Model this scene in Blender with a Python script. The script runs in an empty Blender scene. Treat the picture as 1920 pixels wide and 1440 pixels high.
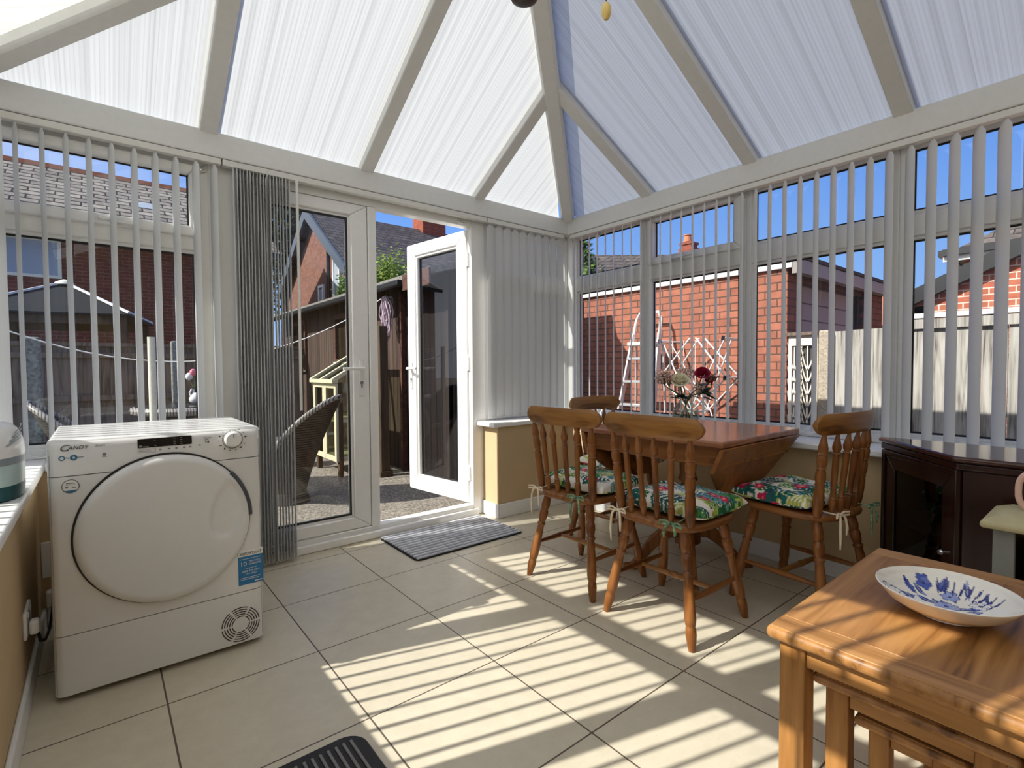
import bpy, bmesh, math, random
import numpy as np
from mathutils import Vector, Matrix, Quaternion
random.seed(7)
PI = math.pi
C = bpy.context.scene.collection
SC = bpy.context.scene

# ------------------------------------------------------------------ materials
def new_mat(name):
    m = bpy.data.materials.new(name); m.use_nodes = True
    nt = m.node_tree; nt.nodes.clear()
    out = nt.nodes.new('ShaderNodeOutputMaterial')
    return m, nt, out
def N(nt, t, **kw):
    n = nt.nodes.new(t)
    for k, v in kw.items():
        if k.startswith('i_'): n.inputs[k[2:].replace('_', ' ')].default_value = v
        else: setattr(n, k, v)
    return n
def L(nt, a, b): nt.links.new(a, b)
def rgba(c): return (c[0], c[1], c[2], 1.0)
def srgb(r, g, b):
    f = lambda v: (v/255/12.92) if v/255 <= .04045 else ((v/255+.055)/1.055)**2.4
    return (f(r), f(g), f(b))
def pbsdf(nt, out, color=None, rough=.5, metal=0, spec=.5):
    p = nt.nodes.new('ShaderNodeBsdfPrincipled')
    if color is not None: p.inputs['Base Color'].default_value = rgba(color)
    p.inputs['Roughness'].default_value = rough; p.inputs['Metallic'].default_value = metal
    p.inputs['Specular IOR Level'].default_value = spec
    L(nt, p.outputs[0], out.inputs[0]); return p
def coord(nt, scale=(1, 1, 1), rot=(0, 0, 0), src='Object'):
    tc = nt.nodes.new('ShaderNodeTexCoord'); mp = nt.nodes.new('ShaderNodeMapping')
    mp.inputs['Scale'].default_value = scale; mp.inputs['Rotation'].default_value = rot
    L(nt, tc.outputs[src], mp.inputs[0]); return mp.outputs[0]
def ramp(nt, fac, stops):
    r = nt.nodes.new('ShaderNodeValToRGB'); e = r.color_ramp.elements
    e[0].position, e[0].color = stops[0][0], rgba(stops[0][1])
    e[1].position, e[1].color = stops[-1][0], rgba(stops[-1][1])
    for p, c in stops[1:-1]:
        q = e.new(p); q.color = rgba(c)
    L(nt, fac, r.inputs[0]); return r.outputs[0]
def bump(nt, p, h, strength=.2, dist=.01):
    b = nt.nodes.new('ShaderNodeBump'); b.inputs['Strength'].default_value = strength; b.inputs['Distance'].default_value = dist
    L(nt, h, b.inputs['Height']); L(nt, b.outputs[0], p.inputs['Normal'])
def plain(name, color, rough=.5, metal=0, spec=.5, var=.04, scale=30):
    m, nt, out = new_mat(name); p = pbsdf(nt, out, color, rough, metal, spec)
    n = N(nt, 'ShaderNodeTexNoise'); n.inputs['Scale'].default_value = scale; n.inputs['Detail'].default_value = 3
    L(nt, coord(nt), n.inputs['Vector'])
    lo = tuple(max(0, c*(1-var)) for c in color); hi = tuple(min(1, c*(1+var)) for c in color)
    L(nt, ramp(nt, n.outputs['Fac'], [(.3, lo), (.7, hi)]), p.inputs['Base Color'])
    return m
def wood(name, dark, mid, light, axis=0, scale=1.0, rough=.4, knots=0.0, spec=.4):
    m, nt, out = new_mat(name); p = pbsdf(nt, out, mid, rough, 0, spec)
    s = [16*scale]*3; s[axis] = 1.3*scale
    v = coord(nt, tuple(s))
    n = N(nt, 'ShaderNodeTexNoise'); n.inputs['Scale'].default_value = 1.0; n.inputs['Detail'].default_value = 6; n.inputs['Distortion'].default_value = 1.2
    L(nt, v, n.inputs['Vector'])
    s2 = [70*scale]*3; s2[axis] = 3*scale
    n2 = N(nt, 'ShaderNodeTexNoise'); n2.inputs['Scale'].default_value = 1.0; n2.inputs['Detail'].default_value = 3
    L(nt, coord(nt, tuple(s2)), n2.inputs['Vector'])
    mx = N(nt, 'ShaderNodeMath', operation='MULTIPLY_ADD'); mx.inputs[1].default_value = .35; 
    L(nt, n2.outputs['Fac'], mx.inputs[0]); L(nt, n.outputs['Fac'], mx.inputs[2])
    col = ramp(nt, mx.outputs[0], [(.46, dark), (.6, mid), (.8, light)])
    if knots:
        vo = N(nt, 'ShaderNodeTexVoronoi'); s3 = [5.0]*3; s3[axis] = 3.2
        L(nt, coord(nt, tuple(s3)), vo.inputs['Vector']); vo.inputs['Scale'].default_value = 1.0
        kr = ramp(nt, vo.outputs['Distance'], [(.03, (1, 1, 1)), (.12, (0, 0, 0))])
        mix = N(nt, 'ShaderNodeMix', data_type='RGBA'); mk = N(nt, 'ShaderNodeMath', operation='MULTIPLY'); mk.inputs[1].default_value = knots
        L(nt, kr, mk.inputs[0]); L(nt, mk.outputs[0], mix.inputs[0]); L(nt, col, mix.inputs[6]); mix.inputs[7].default_value = rgba(tuple(c*.35 for c in dark))
        col = mix.outputs[2]
    L(nt, col, p.inputs['Base Color']); bump(nt, p, n2.outputs['Fac'], .12, .002)
    return m
def swz(nt, a, b):
    tc = nt.nodes.new('ShaderNodeTexCoord'); s = nt.nodes.new('ShaderNodeSeparateXYZ'); c = nt.nodes.new('ShaderNodeCombineXYZ')
    L(nt, tc.outputs['Object'], s.inputs[0]); L(nt, s.outputs[a], c.inputs[0]); L(nt, s.outputs[b], c.inputs[1]); return c.outputs[0]
def brick(name, c1, c2, mortar, axes=(1, 2), bw=.225, rh=.075, ms=.005, offset=.5, rough=.85, noise=.25, bias=0.0):
    m, nt, out = new_mat(name); p = pbsdf(nt, out, c1, rough, 0, .2)
    v = swz(nt, *axes)
    b = nt.nodes.new('ShaderNodeTexBrick'); b.offset = offset; b.inputs['Scale'].default_value = 1.0
    b.inputs['Brick Width'].default_value = bw; b.inputs['Row Height'].default_value = rh; b.inputs['Mortar Size'].default_value = ms
    b.inputs['Mortar Smooth'].default_value = .1; b.inputs['Bias'].default_value = bias
    b.inputs['Color1'].default_value = rgba(c1); b.inputs['Color2'].default_value = rgba(c2); b.inputs['Mortar'].default_value = rgba(mortar)
    L(nt, v, b.inputs['Vector'])
    n = N(nt, 'ShaderNodeTexNoise'); n.inputs['Scale'].default_value = 9; n.inputs['Detail'].default_value = 5; L(nt, coord(nt), n.inputs['Vector'])
    mix = N(nt, 'ShaderNodeMix', data_type='RGBA', blend_type='MULTIPLY'); mix.inputs[0].default_value = 1.0
    L(nt, b.outputs['Color'], mix.inputs[6]); L(nt, ramp(nt, n.outputs['Fac'], [(.3, (1-noise,)*3), (.7, (1+noise*.3,)*3)]), mix.inputs[7])
    L(nt, mix.outputs[2], p.inputs['Base Color'])
    inv = N(nt, 'ShaderNodeMath', operation='SUBTRACT'); inv.inputs[0].default_value = 1.0; L(nt, b.outputs['Fac'], inv.inputs[1])
    bump(nt, p, inv.outputs[0], .5, .006); return m
def stripes(name, axis, period, duty, c1, c2, rough=.8, noise=.3):
    m, nt, out = new_mat(name); p = pbsdf(nt, out, c1, rough, 0, .2)
    tc = nt.nodes.new('ShaderNodeTexCoord'); s = nt.nodes.new('ShaderNodeSeparateXYZ'); L(nt, tc.outputs['Object'], s.inputs[0])
    d = N(nt, 'ShaderNodeMath', operation='DIVIDE'); d.inputs[1].default_value = period; L(nt, s.outputs[axis], d.inputs[0])
    n = N(nt, 'ShaderNodeTexNoise'); n.inputs['Scale'].default_value = 60; L(nt, tc.outputs['Object'], n.inputs['Vector'])
    ma = N(nt, 'ShaderNodeMath', operation='MULTIPLY_ADD'); ma.inputs[1].default_value = noise; L(nt, n.outputs['Fac'], ma.inputs[0]); L(nt, d.outputs[0], ma.inputs[2])
    f = N(nt, 'ShaderNodeMath', operation='FRACT'); L(nt, ma.outputs[0], f.inputs[0])
    L(nt, ramp(nt, f.outputs[0], [(max(0, duty-.06), c1), (duty, c2)]), p.inputs['Base Color']); return m
def boards(name, axis, period, c1, c2, gap):
    m, nt, out = new_mat(name); p = pbsdf(nt, out, c1, .85, 0, .15)
    tc = nt.nodes.new('ShaderNodeTexCoord'); s = nt.nodes.new('ShaderNodeSeparateXYZ'); L(nt, tc.outputs['Object'], s.inputs[0])
    d = N(nt, 'ShaderNodeMath', operation='DIVIDE'); d.inputs[1].default_value = period; L(nt, s.outputs[axis], d.inputs[0])
    f = N(nt, 'ShaderNodeMath', operation='FRACT'); L(nt, d.outputs[0], f.inputs[0]); fl = N(nt, 'ShaderNodeMath', operation='FLOOR'); L(nt, d.outputs[0], fl.inputs[0])
    wn_ = N(nt, 'ShaderNodeTexWhiteNoise'); wn_.noise_dimensions = '1D'; L(nt, fl.outputs[0], wn_.inputs['W'])
    n = N(nt, 'ShaderNodeTexNoise'); n.inputs['Scale'].default_value = 1; n.inputs['Detail'].default_value = 5; L(nt, coord(nt, (60, 60, 4)), n.inputs['Vector'])
    av = N(nt, 'ShaderNodeMath', operation='MULTIPLY_ADD'); av.inputs[1].default_value = .55; L(nt, wn_.outputs['Value'], av.inputs[0]); L(nt, n.outputs['Fac'], av.inputs[2])
    col = ramp(nt, av.outputs[0], [(.35, c1), (1.0, c2)]); mx = N(nt, 'ShaderNodeMix', data_type='RGBA')
    L(nt, ramp(nt, f.outputs[0], [(0, (1, 1, 1)), (.05, (.6,)*3), (.11, (0, 0, 0)), (.93, (0, 0, 0)), (1, (1, 1, 1))]), mx.inputs[0]); L(nt, col, mx.inputs[6]); mx.inputs[7].default_value = rgba(gap)
    L(nt, mx.outputs[2], p.inputs['Base Color']); bump(nt, p, n.outputs['Fac'], .3, .004); return m
def glass_mat(name, tint=(.96, .97, .97), ior=1.5, rough=0.0):
    m, nt, out = new_mat(name)
    t = N(nt, 'ShaderNodeBsdfTransparent'); t.inputs[0].default_value = rgba(tint)
    g = N(nt, 'ShaderNodeBsdfGlossy'); g.inputs['Roughness'].default_value = rough; g.inputs[0].default_value = (.95, .95, .95, 1)
    lw = N(nt, 'ShaderNodeLayerWeight'); lw.inputs[0].default_value = .5     # Schlick reflectance, the same from both sides of the pane
    f0 = ((ior-1)/(ior+1))**2
    pw = N(nt, 'ShaderNodeMath', operation='POWER'); pw.inputs[1].default_value = 5; L(nt, lw.outputs['Facing'], pw.inputs[0])
    f = N(nt, 'ShaderNodeMath', operation='MULTIPLY_ADD'); f.inputs[1].default_value = 1-f0; f.inputs[2].default_value = f0; L(nt, pw.outputs[0], f.inputs[0])
    mx = N(nt, 'ShaderNodeMixShader'); L(nt, f.outputs[0], mx.inputs[0]); L(nt, t.outputs[0], mx.inputs[1]); L(nt, g.outputs[0], mx.inputs[2])
    L(nt, mx.outputs[0], out.inputs[0]); return m
def translucent(name, color, tcol, fac, rough=.8, stripe=None):
    m, nt, out = new_mat(name)
    d = N(nt, 'ShaderNodeBsdfPrincipled'); d.inputs['Base Color'].default_value = rgba(color); d.inputs['Roughness'].default_value = rough; d.inputs['Specular IOR Level'].default_value = .3
    t = N(nt, 'ShaderNodeBsdfTranslucent'); t.inputs[0].default_value = rgba(tcol)
    mx = N(nt, 'ShaderNodeMixShader'); mx.inputs[0].default_value = fac
    L(nt, d.outputs[0], mx.inputs[1]); L(nt, t.outputs[0], mx.inputs[2]); L(nt, mx.outputs[0], out.inputs[0])
    if stripe:
        axis, period = stripe
        tc = nt.nodes.new('ShaderNodeTexCoord'); s = nt.nodes.new('ShaderNodeSeparateXYZ'); L(nt, tc.outputs['Object'], s.inputs[0])
        dv = N(nt, 'ShaderNodeMath', operation='DIVIDE'); dv.inputs[1].default_value = period; L(nt, s.outputs[axis], dv.inputs[0])
        f = N(nt, 'ShaderNodeMath', operation='FRACT'); L(nt, dv.outputs[0], f.inputs[0])
        rib = ramp(nt, f.outputs[0], [(0.0, (.84,)*3), (.15, (.92,)*3), (.35, (1,)*3), (.85, (1,)*3), (1.0, (.88,)*3)])
        n = N(nt, 'ShaderNodeTexNoise'); n.noise_dimensions = '1D'; n.inputs['Scale'].default_value = 26; n.inputs['Detail'].default_value = 4; n.inputs['Roughness'].default_value = .75; L(nt, s.outputs[axis], n.inputs['W'])
        nr = ramp(nt, n.outputs['Fac'], [(.33, (.80,)*3), (.55, (1,)*3)])
        m1 = N(nt, 'ShaderNodeMix', data_type='RGBA', blend_type='MULTIPLY'); m1.inputs[0].default_value = 1; L(nt, rib, m1.inputs[6]); L(nt, nr, m1.inputs[7])
        m2 = N(nt, 'ShaderNodeMix', data_type='RGBA', blend_type='MULTIPLY'); m2.inputs[0].default_value = 1; L(nt, m1.outputs[2], m2.inputs[6]); m2.inputs[7].default_value = rgba(tcol)
        L(nt, m2.outputs[2], t.inputs[0])
    return m
def attr_mat(name, rough=.6, spec=.3):
    m, nt, out = new_mat(name); p = pbsdf(nt, out, (1, 1, 1), rough, 0, spec)
    a = N(nt, 'ShaderNodeAttribute'); a.attribute_name = 'Col'; L(nt, a.outputs['Color'], p.inputs['Base Color']); return m

M = {}
M['pvc'] = plain('white_upvc', (.86, .86, .84), .3, spec=.5, var=.015)
M['pvc_sash'] = plain('white_upvc_sash', (.86, .86, .85), .28, spec=.5, var=.015)
M['beam'] = plain('white_cladding', (.74, .74, .725), .45, var=.02)
M['gasket'] = plain('black_gasket', (.012, .013, .015), .6)
M['glass'] = glass_mat('window_glass', (.96, .97, .97), 1.42)
M['wall'] = plain('beige_emulsion', srgb(192, 168, 132), .85, spec=.2, var=.03, scale=6)
M['skirt'] = plain('white_gloss_paint', (.78, .78, .77), .35, var=.02)
M['sill'] = plain('white_sill', (.82, .82, .81), .3, var=.02)
M['polyA'] = translucent('opal_polycarbonate_x', (.72, .73, .73), (.655, .665, .64), .62, .4, (0, .0165))
M['polyB'] = translucent('opal_polycarbonate_y', (.68, .68, .69), (.685, .685, .62), .62, .4, (1, .0165))
M['slat'] = translucent('blind_fabric', (.88, .88, .87), (.76, .77, .78), .34, .7)
M['rail'] = plain('white_headrail', (.74, .73, .69), .4, var=.02)
M['chain'] = plain('clear_plastic_chain', (.75, .76, .76), .3)
M['steel'] = plain('brushed_steel', (.75, .75, .76), .25, 1.0, var=.05)
M['alu'] = plain('ladder_aluminium', (.62, .62, .64), .4, .5, var=.05)
M['white'] = plain('white_enamel', (.74, .74, .735), .22, spec=.5, var=.01)
M['white2'] = plain('white_plastic', (.80, .80, .79), .35, var=.015)
M['black'] = plain('black_plastic', (.012, .012, .014), .35)
M['dkgrey'] = plain('dark_grey_print', (.07, .075, .09), .5)
M['midgrey'] = plain('grey_print', (.22, .23, .25), .5)
M['blue'] = plain('blue_label', srgb(28, 116, 172), .45, var=.03)
M['blueprint'] = plain('blue_print', srgb(46, 110, 148), .5)
M['display'] = plain('display_glass', (.006, .006, .008), .2, spec=.3)
M['teal'] = plain('teal_plastic', srgb(20, 72, 78), .35)
M['tank'] = plain('frosted_tank', srgb(176, 196, 196), .25)
M['band'] = plain('grey_band', srgb(130, 140, 146), .35)
M['pine'] = wood('honey_pine_chair', srgb(84, 48, 22), srgb(120, 72, 34), srgb(142, 92, 48), 2, 1.3, .3)
M['pinex'] = wood('honey_pine_seat', srgb(88, 52, 24), srgb(122, 76, 38), srgb(144, 94, 50), 0, 1.0, .3)
M['piney'] = wood('honey_pine_crest', srgb(100, 64, 28), srgb(134, 90, 44), srgb(156, 110, 58), 1, 1.0, .3)
M['table'] = wood('red_pine_top', srgb(110, 64, 40), srgb(144, 92, 62), srgb(162, 110, 78), 1, .8, .22, .8, .5)
M['tablel'] = wood('pine_leaf', srgb(104, 60, 28), srgb(140, 88, 44), srgb(158, 104, 56), 1, .8, .35, .9)
M['oak'] = wood('golden_oak', srgb(92, 58, 26), srgb(148, 102, 54), srgb(174, 126, 74), 0, 1.0, .42, .12)
M['oaky'] = wood('golden_oak_band', srgb(98, 62, 28), srgb(154, 108, 58), srgb(178, 130, 78), 1, 1.1, .42)
M['oakz'] = wood('golden_oak_leg', srgb(96, 60, 26), srgb(152, 104, 52), srgb(176, 126, 70), 2, 1.1, .45)
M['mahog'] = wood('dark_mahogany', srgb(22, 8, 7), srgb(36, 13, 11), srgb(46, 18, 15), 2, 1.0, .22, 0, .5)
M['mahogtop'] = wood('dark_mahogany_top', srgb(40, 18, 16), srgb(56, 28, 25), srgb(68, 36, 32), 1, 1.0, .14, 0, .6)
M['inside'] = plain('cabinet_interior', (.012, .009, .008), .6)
M['cabglass'] = glass_mat('cabinet_glass', (.30, .30, .30), 1.5)
M['lantern'] = plain('grey_painted_wood', srgb(128, 130, 126), .6, var=.06)
M['cream'] = plain('cream_painted_lid', srgb(190, 180, 140), .55, var=.05)
M['pink'] = plain('pale_pink_loop', srgb(222, 184, 170), .6)
M['china'] = attr_mat('printed_china', .12, .6)
M['chinaw'] = plain('cream_china', srgb(244, 242, 236), .15, spec=.6, var=.01)
M['fabric'] = attr_mat('palm_print_fabric', .85, .1)
M['tie'] = plain('cream_cotton_tie', srgb(220, 205, 180), .9)
M['tieg'] = plain('printed_tie', srgb(110, 140, 110), .9, var=.8, scale=60)
M['mat'] = stripes('striped_mat', 1, .038, .46, srgb(26, 26, 30), srgb(150, 152, 158), .95, .25)
M['matedge'] = plain('mat_edge', srgb(26, 25, 28), .95)
M['rubber'] = plain('black_rubber', srgb(22, 20, 20), .6)
M['rubrib'] = plain('grey_rib', srgb(120, 118, 118), .7)
M['cord'] = plain('black_cord', (.015, .015, .016), .5)
M['fan'] = plain('dark_bronze', srgb(50, 32, 28), .35)
M['acorn'] = wood('pine_pull', srgb(190, 150, 70), srgb(228, 196, 110), srgb(240, 214, 140), 2, 3, .35)
# floor tiles
def floor_mat():
    m, nt, out = new_mat('cream_floor_tiles'); p = pbsdf(nt, out, (.6, .56, .48), .38, 0, .35)
    v = coord(nt); mp = v.node; mp.inputs['Location'].default_value = (-.617+.475*4, -.99+.475*8, 0)
    b = nt.nodes.new('ShaderNodeTexBrick'); b.offset = 0; b.inputs['Scale'].default_value = 1.0
    b.inputs['Brick Width'].default_value = .475; b.inputs['Row Height'].default_value = .475; b.inputs['Mortar Size'].default_value = .0028; b.inputs['Mortar Smooth'].default_value = .15
    b.inputs['Color1'].default_value = rgba(srgb(207, 198, 178)); b.inputs['Color2'].default_value = rgba(srgb(202, 193, 173)); b.inputs['Mortar'].default_value = rgba(srgb(96, 84, 72))
    L(nt, v, b.inputs['Vector'])
    n = N(nt, 'ShaderNodeTexNoise'); n.inputs['Scale'].default_value = 14; n.inputs['Detail'].default_value = 8; n.inputs['Roughness'].default_value = .7; L(nt, coord(nt), n.inputs['Vector'])
    n2 = N(nt, 'ShaderNodeTexNoise'); n2.inputs['Scale'].default_value = 130; n2.inputs['Detail'].default_value = 2; L(nt, coord(nt, (1, 1.6, 1)), n2.inputs['Vector'])
    m1 = N(nt, 'ShaderNodeMix', data_type='RGBA', blend_type='MULTIPLY'); m1.inputs[0].default_value = 1
    L(nt, b.outputs['Color'], m1.inputs[6]); L(nt, ramp(nt, n.outputs['Fac'], [(.3, (.92, .91, .89)), (.65, (1.03, 1.03, 1.02))]), m1.inputs[7])
    m2 = N(nt, 'ShaderNodeMix', data_type='RGBA', blend_type='MULTIPLY'); m2.inputs[0].default_value = 1
    L(nt, m1.outputs[2], m2.inputs[6]); L(nt, ramp(nt, n2.outputs['Fac'], [(.24, (.80, .78, .72)), (.34, (1, 1, 1))]), m2.inputs[7])
    L(nt, m2.outputs[2], p.inputs['Base Color'])
    inv = N(nt, 'ShaderNodeMath', operation='SUBTRACT'); inv.inputs[0].default_value = 1.0; L(nt, b.outputs['Fac'], inv.inputs[1]); bump(nt, p, inv.outputs[0], .4, .003)
    return m
M['floor'] = floor_mat()
def ground_mat():
    m, nt, out = new_mat('exposed_concrete'); p = pbsdf(nt, out, (.3, .28, .25), .9, 0, .2)
    n = N(nt, 'ShaderNodeTexNoise'); n.inputs['Scale'].default_value = 55; n.inputs['Detail'].default_value = 6; n.inputs['Roughness'].default_value = .8; L(nt, coord(nt), n.inputs['Vector'])
    L(nt, ramp(nt, n.outputs['Fac'], [(.36, srgb(66, 62, 58)), (.5, srgb(124, 118, 108)), (.64, srgb(182, 174, 160))]), p.inputs['Base Color']); bump(nt, p, n.outputs['Fac'], .4, .01)
    return m
M['ground'] = ground_mat()
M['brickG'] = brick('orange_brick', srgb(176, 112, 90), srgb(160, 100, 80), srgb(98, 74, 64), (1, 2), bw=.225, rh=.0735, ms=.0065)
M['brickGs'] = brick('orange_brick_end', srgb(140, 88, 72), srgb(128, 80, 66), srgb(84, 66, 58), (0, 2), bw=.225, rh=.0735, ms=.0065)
M['brickE'] = brick('red_brick_pale_joint', srgb(186, 112, 88), srgb(172, 98, 76), srgb(222, 200, 184), (1, 2), ms=.007)
M['brickH'] = brick('dark_red_brick', srgb(116, 62, 50), srgb(100, 52, 44), srgb(128, 104, 94), (0, 2))
M['brickF'] = brick('warm_brick', srgb(136, 94, 80), srgb(120, 82, 70), srgb(124, 106, 96), (1, 2))
M['brickC'] = brick('chimney_brick', srgb(158, 88, 70), srgb(142, 78, 60), srgb(120, 80, 68), (1, 2))
M['tiles'] = brick('pale_roof_tiles', srgb(158, 150, 138), srgb(126, 118, 110), srgb(34, 30, 32), (0, 2), bw=.46, rh=.15, ms=.018, noise=.4)
M['slate'] = brick('grey_slate', srgb(92, 86, 86), srgb(74, 70, 72), srgb(40, 38, 42), (0, 2), bw=.3, rh=.14, ms=.012, noise=.4)
M['slateY'] = brick('grey_slate_y', srgb(112, 104, 98), srgb(96, 88, 84), srgb(56, 52, 50), (1, 2), bw=.3, rh=.14, ms=.012, noise=.4)
M['barge'] = plain('slate_blue_board', srgb(66, 76, 90), .6)
M['gutter'] = plain('black_gutter', srgb(30, 32, 34), .4)
M['whiteout'] = plain('white_fascia', srgb(226, 226, 224), .5)
M['darkwood'] = boards('dark_stained_boards', 1, .105, srgb(56, 45, 40), srgb(84, 70, 62), srgb(14, 11, 10))
M['shadeboards'] = boards('shade_black_boards', 1, .12, srgb(26, 21, 20), srgb(40, 33, 31), srgb(8, 7, 7))  # near-black boards: shade on the near shed wall put into the colour
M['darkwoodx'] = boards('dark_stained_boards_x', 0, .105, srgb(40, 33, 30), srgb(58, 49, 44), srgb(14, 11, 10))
M['fascia'] = wood('brown_fascia', srgb(46, 28, 22), srgb(70, 44, 35), srgb(84, 55, 44), 1, 1, .7)
M['felt'] = plain('roof_felt', srgb(118, 116, 108), .95, var=.3, scale=20)
M['felt2'] = plain('dark_roof_felt', srgb(52, 50, 50), .9, var=.2, scale=20)
M['fencegrey'] = wood('silvered_fence', srgb(92, 88, 82), srgb(152, 148, 140), srgb(182, 178, 170), 2, 1.2, .9, .35, .1)
M['fencedark'] = wood('dark_fence', srgb(66, 58, 50), srgb(104, 92, 80), srgb(124, 110, 98), 2, 1.0, .9, 0, .1)
M['concrete'] = plain('concrete_post', srgb(168, 156, 138), .95, var=.35, scale=80)
M['mossy'] = plain('mossy_concrete', srgb(120, 124, 118), .95, var=.45, scale=40)
M['offwhite'] = plain('off_white_paint', srgb(216, 214, 196), .7, var=.08, scale=40)
M['screen'] = plain('cream_screen_metal', srgb(236, 226, 208), .5)
M['screend'] = plain('screen_backing', srgb(70, 66, 62), .8)
M['gardoor'] = stripes('grey_door_planks', 2, .17, .95, srgb(150, 142, 138), srgb(74, 68, 66), .7, .02)
M['rope'] = plain('pale_rope', srgb(176, 160, 172), .9)
M['linerope'] = plain('white_line', srgb(220, 220, 214), .8)
M['rattan'] = stripes('dark_rattan', 2, .022, .7, srgb(74, 66, 58), srgb(22, 18, 16), .5, .5)
M['rattan_lit'] = stripes('sunlit_rattan_rim', 0, .02, .7, srgb(150, 146, 140), srgb(60, 56, 52), .4, .4)  # paler copy of the rattan: sunlight on the rims put into the colour
M['ghcream'] = plain('cream_frame_paint', srgb(200, 192, 160), .6, var=.06)
M['ghbrown'] = wood('brown_stained_frame', srgb(44, 34, 26), srgb(66, 52, 38), srgb(78, 62, 46), 2, 1, .7)
M['ghglass'] = glass_mat('greenhouse_glass', (.74, .76, .68), 1.5)
M['pot'] = plain('grey_pot', srgb(90, 92, 98), .6)
M['canopy'] = plain('grey_canopy', srgb(44, 46, 49), .95, spec=.1)
M['trunk'] = plain('bark', srgb(64, 50, 40), .95, var=.3)
def leafmat(name, a, b):
    m, nt, out = new_mat(name); p = N(nt, 'ShaderNodeBsdfPrincipled'); p.inputs['Roughness'].default_value = .6
    t = N(nt, 'ShaderNodeBsdfTranslucent'); mx = N(nt, 'ShaderNodeMixShader'); mx.inputs[0].default_value = .3
    n = N(nt, 'ShaderNodeTexNoise'); n.inputs['Scale'].default_value = 5; L(nt, coord(nt), n.inputs['Vector'])
    c = ramp(nt, n.outputs['Fac'], [(.35, a), (.65, b)]); L(nt, c, p.inputs['Base Color']); L(nt, c, t.inputs[0])
    L(nt, p.outputs[0], mx.inputs[1]); L(nt, t.outputs[0], mx.inputs[2]); L(nt, mx.outputs[0], out.inputs[0]); return m
M['leafdk'] = leafmat('dark_leaves', srgb(40, 50, 30), srgb(72, 82, 48))
M['leafmd'] = leafmat('mid_leaves', srgb(54, 84, 36), srgb(104, 132, 52))
M['leaflt'] = leafmat('hedge_leaves', srgb(84, 116, 40), srgb(146, 166, 64))
M['stem'] = plain('flower_stem', srgb(96, 110, 70), .6, var=.2)
M['bqleaf'] = plain('rose_leaf', srgb(34, 58, 26), .5, var=.25)
M['rosew'] = plain('cream_petals', srgb(240, 234, 208), .6, var=.04)
M['roser'] = plain('crimson_petals', srgb(164, 22, 60), .55, var=.15)
M['gyp'] = plain('dusky_pink_flowers', srgb(214, 182, 172), .8, var=.2)
M['gypd'] = plain('dried_brown_flowers', srgb(150, 104, 96), .8, var=.3)
M['vase'] = glass_mat('vase_glass', (.90, .92, .91), 1.45)
M['water'] = glass_mat('vase_water', (.80, .84, .80), 1.33)
M['tulipw'] = plain('white_tulip', srgb(240, 232, 230), .5)
M['tulipp'] = plain('pink_tulip', srgb(220, 110, 130), .5)
M['curtain'] = plain('pale_net_curtain', srgb(150, 160, 172), .8)
M['terracotta'] = plain('terracotta', srgb(196, 120, 84), .8)

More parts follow.
